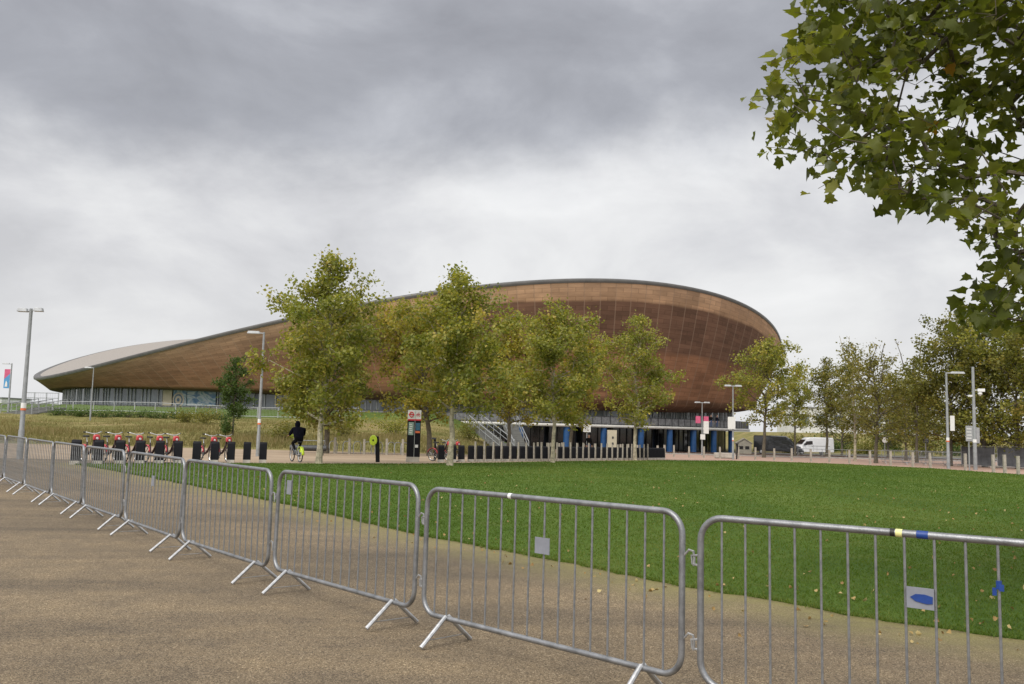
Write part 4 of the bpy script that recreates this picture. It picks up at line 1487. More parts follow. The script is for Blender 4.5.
# ------------------------------------------------------------------ people
def person_mesh(name, J, E, parent, mats, loc=(0, 0, 0)):
    """one continuous skinned body; E = (joint, joint, material index)"""
    names = list(J); me = bpy.data.meshes.new(name)
    me.from_pydata([J[n][0] for n in names], [(names.index(a), names.index(b)) for a, b, _ in E], [])
    bm = bmesh.new(); bm.from_mesh(me)
    sk = bm.verts.layers.skin.verify(); bm.verts.ensure_lookup_table()
    for i, n in enumerate(names):
        r_ = J[n][1]; bm.verts[i][sk].radius = r_ if hasattr(r_, '__len__') else (r_, r_)
    bm.verts[0][sk].use_root = True
    bm.to_mesh(me); bm.free()
    o = bpy.data.objects.new(name, me); COL.objects.link(o)
    o.modifiers.new('s', 'SKIN').use_smooth_shade = True
    ss = o.modifiers.new('u', 'SUBSURF'); ss.levels = 2; ss.render_levels = 2
    dg = bpy.context.evaluated_depsgraph_get(); ev = o.evaluated_get(dg)
    m2 = bpy.data.meshes.new_from_object(ev)
    COL.objects.unlink(o); bpy.data.objects.remove(o); bpy.data.meshes.remove(me)
    seg = [(np.array(J[a][0], float), np.array(J[b][0], float), mi) for a, b, mi in E]
    mis = []
    for p in m2.polygons:
        c = np.array(p.center); best = (9e9, 0)
        for a, b, mi in seg:
            d = b - a; t = np.clip((c - a) @ d / max(d @ d, 1e-9), 0, 1); q = np.linalg.norm(c - a - t * d)
            if q < best[0]:
                best = (q, mi)
        mis.append(best[1])
    m2.name = name; m2.materials.clear()
    for m in mats:
        m2.materials.append(m)
    m2.polygons.foreach_set('material_index', mis); m2.shade_smooth()
    o = bpy.data.objects.new(name, m2); COL.objects.link(o); o.location = loc
    if parent:
        o.parent = parent
    return o


def hand(J, E, w, d, key, mi):
    """short finger chains from a wrist"""
    w, d = Vector(w), Vector(d).normalized(); sx = d.cross(Vector((0, 0, 1)))
    sx = sx.normalized() if sx.length > .1 else Vector((0, 1, 0))
    J[key + 'palm'] = (tuple(w + d * .07), .028); E.append((key, key + 'palm', mi))
    for k, ln in enumerate((.075, .085, .08, .06)):
        b = w + d * .085 + sx * (k - 1.5) * .020; J[f'{key}f{k}'] = (tuple(b), .010); J[f'{key}g{k}'] = (tuple(b + d * ln * .6 + Vector((0, 0, -.012))), .009); J[f'{key}h{k}'] = (tuple(b + d * ln * .8 + Vector((0, 0, -.04))), .008)
        E += [(key + 'palm', f'{key}f{k}', mi), (f'{key}f{k}', f'{key}g{k}', mi), (f'{key}g{k}', f'{key}h{k}', mi)]
    J[key + 't'] = (tuple(w + d * .05 - sx * .045), .010); J[key + 'u'] = (tuple(w + d * .10 - sx * .055 + Vector((0, 0, -.02))), .009)
    E += [(key + 'palm', key + 't', mi), (key + 't', key + 'u', mi)]


def face(J, E, c, f, mi):
    """nose, chin, brow and ears on a head at c looking along f"""
    c, f = Vector(c), Vector(f).normalized(); s_ = f.cross(Vector((0, 0, 1))).normalized()
    J['nose'] = (tuple(c + f * .115 + Vector((0, 0, -.01))), .014); E.append(('head', 'nose', mi))
    for k, q in (('l', 1), ('r', -1)):
        J['ear' + k] = (tuple(c + s_ * q * .088), .018); E.append(('head', 'ear' + k, mi))


def eyes(parent, c, f):
    c, f = Vector(c), Vector(f).normalized(); s_ = f.cross(Vector((0, 0, 1))).normalized()
    for q in (-1, 1):
        e = MB(); p = c + f * .092 + s_ * q * .032 + Vector((0, 0, .02))
        e.lathe([(.002, -.01), (.010, -.006), (.012, 0), (.010, .006), (.002, .01)], 8, tuple(p)); link('eye', e, hair_dark, parent)
    mth = MB(); p = c + f * .095 + Vector((0, 0, -.055)); mth.tube([tuple(p - s_ * .022), tuple(p + f * .004), tuple(p + s_ * .022)], .005, 5); link('mouth', mth, mat('lips', (.3, .12, .1), .6), parent)


def standing(px, Y, label, facing=0.0, z=None, top=black_cloth, leg=blue_cloth, ph=0.0, h=1.75):
    b = list(base(px, Y))
    if z is not None:
        b[2] = z
        X = (px - CX) / F * Y
        for _ in range(8):
            X += (px - proj((X, Y, z))[0]) / F * Y
        b[0] = X
    root = thing('person', label, 'person', b, facing)
    k = h / 1.75
    J = {'pelvis': ((0, 0, .95), (.15, .11)), 'belly': ((0, 0, 1.12), (.145, .11)), 'chest': ((0, 0, 1.32), (.165, .12)), 'neck': ((0, -.01, 1.48), .055), 'head0': ((0, -.02, 1.56), .075), 'head': ((0, -.025, 1.65), .095), 'crown': ((0, -.015, 1.72), .07)}
    E = [('pelvis', 'belly', 0), ('belly', 'chest', 0), ('chest', 'neck', 0), ('neck', 'head0', 2), ('head0', 'head', 2), ('head', 'crown', 2)]
    for q, s_ in (('l', -1), ('r', 1)):
        st = .10 * s_ * (1 if ph == 0 else 1)
        J['hip' + q] = ((s_ * .09, 0, .90), .10); J['knee' + q] = ((s_ * .10, -.02 + s_ * ph * .5, .49), .068); J['ank' + q] = ((s_ * .10, .02 + s_ * ph, .09), .045); J['toe' + q] = ((s_ * .115, -.15 + s_ * ph, .04), .038)
        E += [('pelvis', 'hip' + q, 1), ('hip' + q, 'knee' + q, 1), ('knee' + q, 'ank' + q, 1), ('ank' + q, 'toe' + q, 3)]
        J['sh' + q] = ((s_ * .19, 0, 1.40), .07); J['elb' + q] = ((s_ * .25, .02, 1.13), .05); J['wr' + q] = ((s_ * .235, -.10, .90), .033)
        E += [('chest', 'sh' + q, 0), ('sh' + q, 'elb' + q, 0), ('elb' + q, 'wr' + q, 0)]
        hand(J, E, J['wr' + q][0], (0, -.2, -1), 'wr' + q, 2)
    face(J, E, J['head'][0], (0, -1, 0), 2)
    o = person_mesh('body', J, E, root, [top, leg, skin, black_rubber])
    eyes(o, J['head'][0], (0, -1, 0))
    hm = MB(); hm.lathe([(.02, .125), (.075, .10), (.103, .04), (.10, -.03), (.085, -.06)], 14, (0, .012, 1.655)); link('hair', hm, hair_dark, root)
    root.scale = (k, k, k)
    return root


standing(588.5, 70, 'person in dark clothes standing behind the docks under the square white sign', R(10))
standing(711, 121.5, 'person in dark clothes leaning at the upper deck rail, leftmost of the two', 0, 2.2)
standing(717, 123, 'person in dark clothes at the upper deck rail, rightmost of the two', R(20), 2.2, top=navy_cloth)


def cyclist():
    b = base(296, 38.4)
    hd = R(122)                                       # heading towards the camera and left
    # bike first
    root = thing('lime_bike', 'lime green and grey bicycle being ridden by the person in black', 'bicycle', b, hd)
    for x in (.56, -.52):
        t = MB(); t.tube([(x + .31 * math.cos(a), 0, .335 + .31 * math.sin(a)) for a in np.linspace(0, 2 * math.pi, 26, endpoint=False)], .024, 6, closed=True); w = link('wheel', t, black_rubber, root)
        r_ = MB(); r_.tube([(x + .28 * math.cos(a), 0, .335 + .28 * math.sin(a)) for a in np.linspace(0, 2 * math.pi, 26, endpoint=False)], .012, 4, closed=True)
        for k in range(12):
            a = 2 * math.pi * k / 12; r_.tube([(x, .02 * (-1) ** k, .335), (x + .28 * math.cos(a), 0, .335 + .28 * math.sin(a))], .003, 3)
        link('rim', r_, silver, w)
    f = MB(); f.tube([(.42, 0, .86), (.30, 0, .62), (.0, 0, .36), (-.12, 0, .33)], [.04, .05, .055, .05], 8); f.tube([(-.12, 0, .33), (-.24, 0, .80)], .03, 8)
    for s_ in (-1, 1):
        f.tube([(-.12, s_ * .05, .33), (-.52, s_ * .06, .335)], .018, 6); f.tube([(-.22, s_ * .03, .7), (-.52, s_ * .06, .335)], .014, 6)
    link('frame', f, sign_grey, root)
    f = MB()
    for s_ in (-1, 1):
        f.tube([(.44, s_ * .05, .74), (.56, s_ * .065, .335)], .024, 6)
    f.tube([(.40, 0, .70), (.38, 0, 1.08)], .03, 8)
    fk = link('fork', f, sign_grey, root)
    f = MB(); aa = [R(0 + 150 * i / 9) for i in range(10)]
    vs = []
    for a in aa:
        for yy in (-.06, .06):
            vs.append((-.52 - .36 * math.cos(a), yy, .335 + .36 * math.sin(a)))
    f.add(vs, [(2 * i, 2 * i + 1, 2 * i + 3, 2 * i + 2) for i in range(9)]); f.box((-.66, 0, .56), (.16, .11, .22), 0, .85)
    link('mudguard', f, lime_paint, root).modifiers.new('t', 'SOLIDIFY').thickness = .014
    h = MB(); h.tube([(.14, -.30, 1.13), (.33, -.25, 1.16), (.39, -.08, 1.06), (.39, .08, 1.06), (.33, .25, 1.16), (.14, .30, 1.13)], .024, 8); h.tube([(.33, -.25, 1.16), (.33, .25, 1.16)], .02, 6); link('handlebar', h, lime_paint, root)
    s_ = MB(); s_.prism([(-.42, -.09), (-.36, -.11), (-.12, -.03), (-.12, .03), (-.36, .11), (-.42, .09)], .86, .92, plane='xy'); s_.tube([(-.24, 0, .78), (-.26, 0, .88)], .016, 6); link('saddle', s_, black_rubber, root)
    k = MB(); k.tube([(-.10, -.07, .32), (-.02, -.10, .17)], .014, 5); k.tube([(-.10, .07, .32), (-.18, .10, .46)], .014, 5); k.box((-.02, -.15, .17), (.09, .1, .025)); k.box((-.18, .15, .46), (.09, .1, .025)); link('crank', k, dark_metal, root)
    p = thing('person', 'person in a black hooded top and dark trousers riding a lime green bike', 'person', b, hd)
    J = {'pelvis': ((-.26, 0, .98), (.15, .14)), 'belly': ((-.20, 0, 1.14), (.20, .17)), 'chest': ((-.10, 0, 1.36), (.23, .18)), 'neck': ((-.02, 0, 1.52), .065), 'head0': ((.03, 0, 1.58), .08), 'head': ((.055, 0, 1.67), .095), 'crown': ((.045, 0, 1.74), .07)}
    E = [('pelvis', 'belly', 0), ('belly', 'chest', 0), ('chest', 'neck', 0), ('neck', 'head0', 2), ('head0', 'head', 2), ('head', 'crown', 2)]
    for q, s_, kn, ft in (('l', 1, (.14, .82), (-.14, .46)), ('r', -1, (.16, .66), (.0, .18))):
        J['hip' + q] = ((-.22, s_ * .10, .95), .105); J['knee' + q] = ((kn[0], s_ * .15, kn[1]), .075); J['ank' + q] = ((ft[0] - .06, s_ * .14, ft[1] + .10), .048); J['toe' + q] = ((ft[0] + .12, s_ * .15, ft[1] + .05), .04)
        E += [('pelvis', 'hip' + q, 1), ('hip' + q, 'knee' + q, 1), ('knee' + q, 'ank' + q, 1), ('ank' + q, 'toe' + q, 3)]
        J['sh' + q] = ((-.07, s_ * .23, 1.42), .10); J['elb' + q] = ((.04, s_ * .32, 1.20), .075); J['wr' + q] = ((.15, s_ * .30, 1.165), .036)
        E += [('chest', 'sh' + q, 0), ('sh' + q, 'elb' + q, 0), ('elb' + q, 'wr' + q, 0)]
        hand(J, E, J['wr' + q][0], (1, 0, -.15), 'wr' + q, 2)
    face(J, E, J['head'][0], (1, 0, -.25), 2)
    o = person_mesh('body', J, E, p, [navy_cloth, black_cloth, skin, mat('trainers', (.10, .12, .17), .6)])
    eyes(o, J['head'][0], (1, 0, -.25))
    hm = MB(); hm.lathe([(.03, .135), (.085, .11), (.118, .03), (.118, -.06), (.10, -.13), (.12, -.19)], 14, (.02, 0, 1.665)); link('hood', hm, navy_cloth, p)


cyclist()


# ------------------------------------------------------------------ vans
def van(px, Y, rz, label, paint, L=5.9, Hh=2.55, W=2.0, name='parked_van'):
    root = thing(name, label, 'van', base(px, Y), rz)
    # local x forward; stations: x, bottom, top, half width bottom, half width top
    st = [(-L / 2, .55, Hh - .12, .93, .84), (-L / 2 + .12, .42, Hh, 1, .90), (-1.0, .42, Hh + .02, 1, .92), (L / 2 - 2.25, .42, Hh - .02, 1, .90), (L / 2 - 1.75, .42, Hh - .32, 1, .84), (L / 2 - 1.05, .42, 1.52, 1, .86), (L / 2 - .95, .42, 1.40, 1, .90), (L / 2 - .25, .42, 1.16, .97, .84), (L / 2 - .02, .45, .92, .90, .78), (L / 2, .5, .7, .86, .80)]
    vs, fs = [], []
    for (x, zb, zt, wb, wt) in st:
        hw = W / 2; zm = min(1.3, zb + (zt - zb) * .55)
        ringp = [(-wb * hw, zb), (-hw * (wb + .0), zm), (-wt * hw, zt - .12), (-wt * hw + .16, zt), (wt * hw - .16, zt), (wt * hw, zt - .12), (hw * wb, zm), (wb * hw, zb)]
        vs += [(x, y, z) for y, z in ringp]
    n = 8
    for i in range(len(st) - 1):
        for j in range(n):
            j2 = (j + 1) % n; fs.append((i * n + j, i * n + j2, (i + 1) * n + j2, (i + 1) * n + j))
    fs += [tuple(range(n)), tuple((len(st) - 1) * n + j for j in range(n))]
    mb = MB(); mb.add(vs, fs); body = link('body', mb, paint, root)
    hw = W / 2
    g_ = MB()
    xa, xb = L / 2 - 1.70, L / 2 - 1.06
    g_.add([(xa, -hw * .80, Hh - .38), (xa, hw * .80, Hh - .38), (xb, hw * .82, 1.60), (xb, -hw * .82, 1.60), (xa + .03, -hw * .80, Hh - .36), (xa + .03, hw * .80, Hh - .36), (xb + .03, hw * .82, 1.62), (xb + .03, -hw * .82, 1.62)], [(4, 5, 6, 7), (0, 1, 5, 4), (2, 3, 7, 6), (0, 4, 7, 3), (1, 2, 6, 5)])
    link('windscreen', g_, dark_glass, root)
    for s_ in (-1, 1):
        sw = MB(); sw.prism([(L / 2 - 2.75, 1.42), (L / 2 - 1.28, 1.42), (L / 2 - 1.75, 2.02), (L / 2 - 2.7, 2.08)], s_ * hw * .955, s_ * (hw * .955 + .03)); link('side_window', sw, dark_glass, root)
        d = MB()
        for xx in (L / 2 - 2.85, L / 2 - 1.2):
            d.box((xx, s_ * (hw + .002), 1.0), (.02, .01, 1.0))
        d.box((-.6, s_ * (hw + .004), 1.32), (3.6, .02, .05)); d.box((-.3, s_ * (hw + .002), .9), (.02, .01, .9))
        link('door_seam', d, black_rubber, root)
        dh = MB(); dh.box((L / 2 - 2.65, s_ * (hw + .015), 1.2), (.2, .03, .05)); link('door_handle', dh, dark_metal, root)
        mi = MB(); mi.box((L / 2 - 1.35, s_ * (hw + .17), 1.55), (.14, .2, .34)); mi.box((L / 2 - 1.35, s_ * (hw + .04), 1.5), (.06, .14, .06)); link('mirror', mi, dark_metal, root, bevel=.02)
        hl = MB(); hl.box((L / 2 - .14, s_ * hw * .74, .98), (.24, .32, .24), s_ * -.35); link('headlight', hl, white_plastic, root, bevel=.03)
        for xx in (L / 2 - .98, -L / 2 + 1.1):
            t = MB(); t.lathe([(.20, -.11), (.34, -.11), (.36, -.05), (.36, .06), (.34, .11), (.2, .11)], 22, axis='y'); w = link('wheel', t, black_rubber, root, (xx, s_ * (hw - .10), .36))
            r_ = MB(); r_.lathe([(.04, s_ * .12), (.21, s_ * .115), (.22, s_ * .05)], 16, axis='y'); link('rim', r_, silver, w)
    bp = MB(); bp.box((L / 2 - .06, 0, .55), (.26, W * .93, .28)); bp.box((-L / 2 + .0, 0, .5), (.2, W * .9, .18)); link('bumper', bp, dark_metal, root, bevel=.04)
    gr = MB(); gr.box((L / 2 - .01, 0, .86), (.06, W * .42, .16)); link('grille', gr, black_rubber, root)
    np_ = MB(); np_.box((L / 2 + .075, 0, .52), (.012, .52, .11)); link('number_plate', np_, sign_white, root)
    return root


van(778, 124, R(-18), 'black delivery van parked beyond the bollards, facing right', mat('van_black', (.012, .013, .016), .25, .1, .1, 3, coat=.6), 6.6, 2.62)
van(812, 134, R(188), 'white delivery van parked facing left behind the black van', mat('van_white', (.70, .70, .71), .3, 0, .04, 2, coat=.5), 6.2, 2.62)


# ------------------------------------------------------------------ fences, railings and stairs
def rail_fence(name, label, cat, pts, h, npost_gap, rails, m, group=None, postr=.03, panel=None, picket=0):
    root = thing(name, label, cat, pts[0], 0, group); o = np.array(pts[0])
    P = [np.array(p) - o for p in pts]
    tot = [0]
    for a, b in zip(P[:-1], P[1:]):
        tot.append(tot[-1] + np.linalg.norm(b - a))
    L_ = tot[-1]; n = max(1, round(L_ / npost_gap))
    def pt(d):
        i = min(len(P) - 2, max(0, int(np.searchsorted(tot, d) - 1))); t = (d - tot[i]) / (tot[i + 1] - tot[i])
        return P[i] * (1 - t) + P[i + 1] * t
    for i in range(n + 1):
        p = pt(L_ * i / n); mb = MB(); mb.tube([(0, 0, -.2), (0, 0, h)], postr, 7)
        link('post', mb, m, root, tuple(p))
    for z in rails:
        mb = MB(); mb.tube([tuple(pt(L_ * i / (n * 2)) + np.array([0, 0, z])) for i in range(n * 2 + 1)], postr * .75, 6); link('rail', mb, m, root)
    if picket:
        mb = MB(); k = int(L_ / picket)
        for i in range(k):
            p = pt(L_ * (i + .5) / k); mb.tube([tuple(p + np.array([0, 0, .08])), tuple(p + np.array([0, 0, h - .02]))], .008, 4)
        link('picket_infill', mb, m, root)
    if panel:
        mb = MB(); q = [pt(L_ * i / n) for i in range(n + 1)]
        for a, b in zip(q[:-1], q[1:]):
            mb.add([tuple(a + [0, 0, .1]), tuple(b + [0, 0, .1]), tuple(b + [0, 0, h - .05]), tuple(a + [0, 0, h - .05])], [(0, 1, 2, 3)])
        link('infill_panel', mb, panel, root)
    return root


def fence_pts(pxs, Y):
    return [base(px, Y + (k * .0)) for k, px in enumerate(pxs)]


rail_fence('mound_fence', 'long grey post and rail fence across the mound below the glazed concourse', 'fence', [base(px, 98) for px in (-30, 20, 60, 100, 150, 200, 240, 300, 360)], 1.15, 2.35, (1.12, .12), light_metal, postr=.045, picket=.16)


def stairs(label, pa, pb, w, n, rails=2, name='stairway', side=None):
    """flight from pa (bottom) to pb (top), world points"""
    root = thing(name, label, 'stairs', pa)
    a, b = np.array(pa), np.array(pb); d = b - a; run = math.hypot(d[0], d[1]); u = np.array([d[0] / run, d[1] / run, 0]); s_ = np.array([-u[1], u[0], 0]); an = math.atan2(u[1], u[0])
    mb = MB()
    for i in range(n):
        c = u * run * (i + .5) / n; z = d[2] * (i + 1) / n
        mb.box((c[0], c[1], z - .13), (run / n * 1.02, w, .26), an)
    link('steps', mb, stone_step, root)
    for k in range(rails):
        q = (k / (rails - 1) - .5) * w if rails > 1 else 0
        r_ = MB()
        off = s_ * q
        r_.tube([tuple(off + np.array([0, 0, .0])), tuple(off + np.array([0, 0, .95])), tuple(off + u * run + np.array([0, 0, d[2] + .95])), tuple(off + u * run + np.array([0, 0, d[2]]))], .045, 7)
        r_.tube([tuple(off + np.array([0, 0, .5])), tuple(off + u * run + np.array([0, 0, d[2] + .5]))], .03, 6)
        for j in range(1, 5):
            p = off + u * run * j / 5; zz = d[2] * j / 5; r_.tube([(p[0], p[1], zz), (p[0], p[1], zz + .95)], .03, 6)
        link('handrail', r_, grey_metal, root)
    return root


# right-hand steps up to the concourse, seen between the second and third big trees
pa = list(base(507, 76)); pb_ = list(base(484, 87)); stairs('grey steps with metal handrails climbing the mound behind the dock row', pa, (pb_[0] - 1.0, pb_[1], pa[2] + 2.3), 1.4, 14)
pa = list(base(521, 80)); pb_ = list(base(509, 88)); stairs('right-hand grey steps with a bright handrail beside the first blue column', pa, (pb_[0], pb_[1], pa[2] + 2.5), 1.4, 14, 2)
# left steps
pa = list(base(16, 93)); pb_ = list(base(52, 101)); stairs('wide grey steps with railings up the mound at far left', pa, (pb_[0], pb_[1], pb_[2] + .35), 3.2, 14, 3)
rail_fence('terrace_railing', 'dark terrace railing at the far left end of the velodrome', 'railing', [base(px, 112) for px in (22, 40, 58)], 1.5, 1.5, (1.45, .8, .15), grey_metal, postr=.05, picket=.3)


# temporary fencing at the right
def make_heras():
    root = thing('fence_panel', 'panel', 'fence panel')
    f = MB(); f.tube(rounded_loop(3.3, .08, 1.55, .06, 3), .022, 6, closed=True); link('frame', f, light_metal, root)
    s_ = MB(); s_.box((1.65, 0, .80), (3.2, .012, 1.36)); link('scrim', s_, scrim, root)
    for x in (.03, 3.27):
        b = MB(); b.box((x, 0, .06), (.22, .6, .12)); link('foot', b, concrete, root)
    return root


hp = [base(px, Y) for px, Y in ((1000, 61), (1052, 58), (1100, 55))]
h0 = make_heras(); hs = [h0]
edge = [(1062, 60), (1020, 62), (982, 64)]
start = np.array(base(1080, 58)[:2]); end = np.array(base(978, 66)[:2]); d = end - start; nL = np.linalg.norm(d); u = d / nL; k = int(nL / 3.4) + 1
for i in range(k):
    o = h0 if i == 0 else dup(h0)
    p = start + u * 3.4 * i; o.location = (p[0], p[1], float(g0(p[1])) + .01); o.rotation_euler = (0, 0, math.atan2(u[1], u[0]) + R(random.uniform(-3, 3)))
    tag(o, f'temporary fence panel with dark scrim at the right edge, {ORD[k - i]} from its left end', 'fence panel', 'scrim fence panels at right')
    hs.append(o)
far_b = [(896, 68.5, 4), (917, 67, -3), (936, 66, 5), (958, 64.5, 20)]
for i, (px, Y, r_) in enumerate(far_b):
    o = dup(proto)
    for ch in list(o.children):
        if ch.name.split('.')[0] in ('plate', 'blue_tape', 'yellow_tape', 'black_tape'):
            for c2 in list(ch.children):
                bpy.data.objects.remove(c2)
            bpy.data.objects.remove(ch)
    x, y, z = base(px, Y); o.location = (x - 1.1, y, z + .006); o.rotation_euler = (0, 0, R(r_))
    tag(o, f'distant crowd barrier under the right-hand trees, {ORD[i + 1]} of the four from the left', 'crowd barrier', 'distant crowd barriers under the trees')
rail_fence('roadside_railing', 'low grey metal railing along the road under the right-hand trees', 'railing', [base(px, Y) for px, Y in ((798, 97.2), (850, 97.2), (905, 97.2), (960, 97.2), (1040, 97.2))], 1.0, 2.6, (.96, .5), grey_metal, postr=.03)
def kiosk():
    root = thing('kiosk', 'small pale gabled kiosk between the entrance and the black van', 'kiosk', base(743.5, 121), R(-8)); root.scale = (.72, .72, .85)
    mb = MB(); mb.prism([(-1.35, 0), (1.35, 0), (1.35, 1.7), (0, 2.35), (-1.35, 1.7)], -1.2, 1.2); link('wall', mb, mat('kiosk_wall', (.24, .22, .18), .8, 0, .1, 2), root)
    mb = MB(); mb.prism([(-1.6, 1.62), (0, 2.42), (1.6, 1.62), (1.6, 1.74), (0, 2.54), (-1.6, 1.74)], -1.35, 1.35); link('roof', mb, mat('kiosk_roof', (.28, .255, .21), .8, 0, .1, 2), root)
    for x in (-.6, .55):
        w = MB(); w.box((x, -1.21, 1.0), (.75, .05, .5)); link('window', w, dark_glass, root)


kiosk()


# distant buildings
def building(px, Y, w, h, d, label, col, rows=1, name='building', roofcol=(.2, .2, .2)):
    root = thing(name, label, 'building', base(px, Y))
    mb = MB(); mb.box((0, 0, h / 2 - .5), (w, d, h + 1)); link('wall', mb, mat('wall_' + str(px), col, .8, 0, .06, .3), root)
    mb = MB(); mb.box((0, 0, h + .12), (w + .5, d + .5, .3)); link('roof', mb, mat('roof_' + str(px), roofcol, .7, 0, .1, .5), root)
    for r_ in range(rows):
        for k in range(max(2, int(w / 5))):
            wn = MB(); n_ = max(2, int(w / 5)); wn.box((-w / 2 + w * (k + .5) / n_, -d / 2 - .03, h * (r_ + .55) / rows), (w / n_ * .6, .1, h / rows * .4)); link('window', wn, pane_glass, root)


building(2, 240, 7.5, 3.4, 14, 'pale low building on the horizon at the far left', (.62, .62, .6), 1)
building(838, 250, 30, 7, 16, 'pale low building beyond the white van on the right', (.6, .6, .58), 1)
building(905, 330, 40, 9, 20, 'distant grey low building glimpsed between the right-hand trees', (.45, .46, .47), 2)

# ------------------------------------------------------------------ trees
PL = 'plane trees in front of the velodrome'
tree('plane_tree', 'leftmost big plane tree at the lawn edge, green crown with a narrow tall top', 318.5, 36.5, 8.9, 2.6, 11500, .19, f_green, bark, 1.7, .125, 11, (.25, 0), 'tuft', PL)
tree('plane_tree', 'plane tree at the lawn edge right of the totem, broad yellow-green crown', 449.5, 38.3, 8.35, 2.75, 11500, .19, f_green, bark, 2.4, .13, 12, (.3, 0), 'tuft', PL)
tree('plane_tree', 'plane tree by the dock row with a loose top tuft, before the blue columns', 552.5, 47.5, 8.7, 2.8, 10000, .20, f_green, bark, 2.1, .11, 13, (-.2, 0), 'tuft', PL)
tree('plane_tree', 'rightmost slender plane tree before the velodrome, standing alone at the dock row end', 635, 60, 9.7, 2.65, 8000, .21, f_green, bark, 2.4, .12, 14, (0, 0), 'tuft', PL, gap=.1)
tree('plane_tree', 'dark-trunked tree behind the leftmost big plane tree, olive brown crown', 325.5, 57, 8.0, 3.6, 8000, .26, f_brown, bark_dark, 1.6, .19, 15, (.3, 0), 'round', PL)
tree('plane_tree', 'yellowing tree behind the totem between the two big left planes', 429.5, 57.5, 8.9, 3.7, 9000, .26, f_yellow, bark_dark, 2.2, .18, 16, (-1.3, 0), 'round', PL)
tree('plane_tree', 'orange-tinted tree behind the dock row between the third and fourth planes', 569.5, 66, 8.6, 2.7, 5500, .25, f_yellow, bark_dark, 2.4, .13, 17, (1.2, 0), 'round', PL)
tree('plane_tree', 'yellow tree behind the dock row left of the third plane', 508, 64, 10.0, 3.3, 7500, .26, f_yellow, bark_dark, 2.4, .15, 18, (0, 0), 'egg', PL)
tree('small_tree', 'small dark green tree standing alone on the meadow left of the slim lamp', 232.5, 75, 6.6, 1.65, 3600, .22, f_dark, bark_dark, 1.5, .09, 19, (0, 0), 'egg', None)

RG = 'trees beyond the right side of the lawn'
tree('plane_tree', 'yellow-green plane tree at the right tip of the velodrome beside the black van', 764, 88, 11.9, 4.2, 6500, .30, f_green, bark_dark, 3.4, .17, 21, (.6, 0), 'egg', RG, gap=.28)
tree('plane_tree', 'sparse dark tree in front of the white van', 827, 112, 12.6, 3.7, 3800, .32, f_dull, bark_dark, 3.6, .17, 22, (0, 0), 'egg', RG, gap=.3)
tree('plane_tree', 'brownish tree with one long bare leader twig, right of the white van', 855, 80, 11.0, 2.4, 3200, .26, f_dull, bark, 2.4, .12, 23, (0, 0), 'egg', RG, bare=2, gap=.15)
tree('plane_tree', 'bare-topped brown tree with several upright leafless twigs', 876, 72, 8.6, 2.7, 3000, .25, f_brown, bark_dark, 2.0, .15, 24, (.3, 0), 'round', RG, bare=6, gap=.15)
tree('plane_tree', 'thin-crowned olive tree left of the single-headed right lamp', 917, 80, 9.8, 2.8, 2700, .27, f_dull, bark_dark, 2.2, .13, 25, (0, 0), 'cone', RG, bare=3, gap=.2)
tree('plane_tree', 'olive bushy tree just left of the single-headed right lamp', 906, 92, 8.2, 3.4, 3800, .28, f_dull, bark_dark, 1.6, .14, 26, (0, 0), 'round', RG)
tree('plane_tree', 'large dark green tree behind the single-headed right lamp', 950, 68, 11.6, 3.9, 10000, .26, f_dull, bark_dark, 1.8, .17, 27, (.6, 0), 'egg', RG, gap=.05)
tree('plane_tree', 'large green tree behind the camera pole', 985, 66, 10.3, 4.2, 10000, .26, f_dull, bark_dark, 1.6, .17, 28, (0, 0), 'round', RG, gap=.05)
tree('plane_tree', 'leafy yellow-green tree at the right edge behind the scrim fence', 1018, 63, 9.6, 3.9, 9000, .26, f_green, bark_dark, 1.4, .16, 29, (0, 0), 'round', RG)
tree('plane_tree', 'brown-green tree cut by the right edge of the view', 1060, 60, 9.8, 4.0, 6000, .27, f_dull, bark_dark, 1.4, .16, 30, (0, 0), 'round', RG)
tree('plane_tree', 'pale brown tree far behind, between the white van and the bare-topped tree', 842, 135, 9.5, 4.6, 2600, .4, f_brown, bark_dark, 1.6, .17, 31, (0, 0), 'round', RG, gap=.1)
tree('plane_tree', 'far olive tree filling the gap behind the bare-topped tree', 888, 128, 8.5, 4.6, 3000, .4, f_dull, bark_dark, 1.4, .17, 32, (0, 0), 'round', RG)
tree('plane_tree', 'far olive tree behind the thin-crowned tree', 928, 120, 9.0, 4.6, 3000, .4, f_dull, bark_dark, 1.4, .17, 33, (0, 0), 'round', RG)
tree('plane_tree', 'small sparse green tree between the yellow-green plane and the white van', 795, 104, 9.6, 2.7, 3000, .30, f_green, bark_dark, 3.4, .13, 34, (0, 0), 'egg', RG, gap=.2)


def shrub(px, Y, h, w, label, fm, seed, n=900, leaf=.14):
    r = np.random.default_rng(seed); b = base(px, Y)
    root = thing('shrub', label, 'shrub', b)
    mb = MB()
    ends = []
    for k in range(14):
        a = r.uniform(0, 6.28); e = Vector((math.cos(a) * w * .5 * r.uniform(.2, 1), math.sin(a) * w * .5 * r.uniform(.2, 1), h * r.uniform(.5, 1)))
        mb.tube([(0, 0, -.05), tuple(e * .5 + Vector((0, 0, .1 * h))), tuple(e)], [.025, .015, .006], 5); ends.append(e)
    link('stem', mb, bark_dark, root)
    idx = r.integers(0, len(ends), n); t = r.uniform(.3, 1.05, n)[:, None]
    C = np.array([tuple(e) for e in ends])[idx] * t + r.normal(size=(n, 3)) * w * .10
    C[:, 2] = np.maximum(C[:, 2], .04)
    link('foliage', leaves('foliage', C, r.uniform(.7, 1.2, n) * leaf, np.clip(r.normal(.45, .2, n), 0, 1), r=r), fm, root)


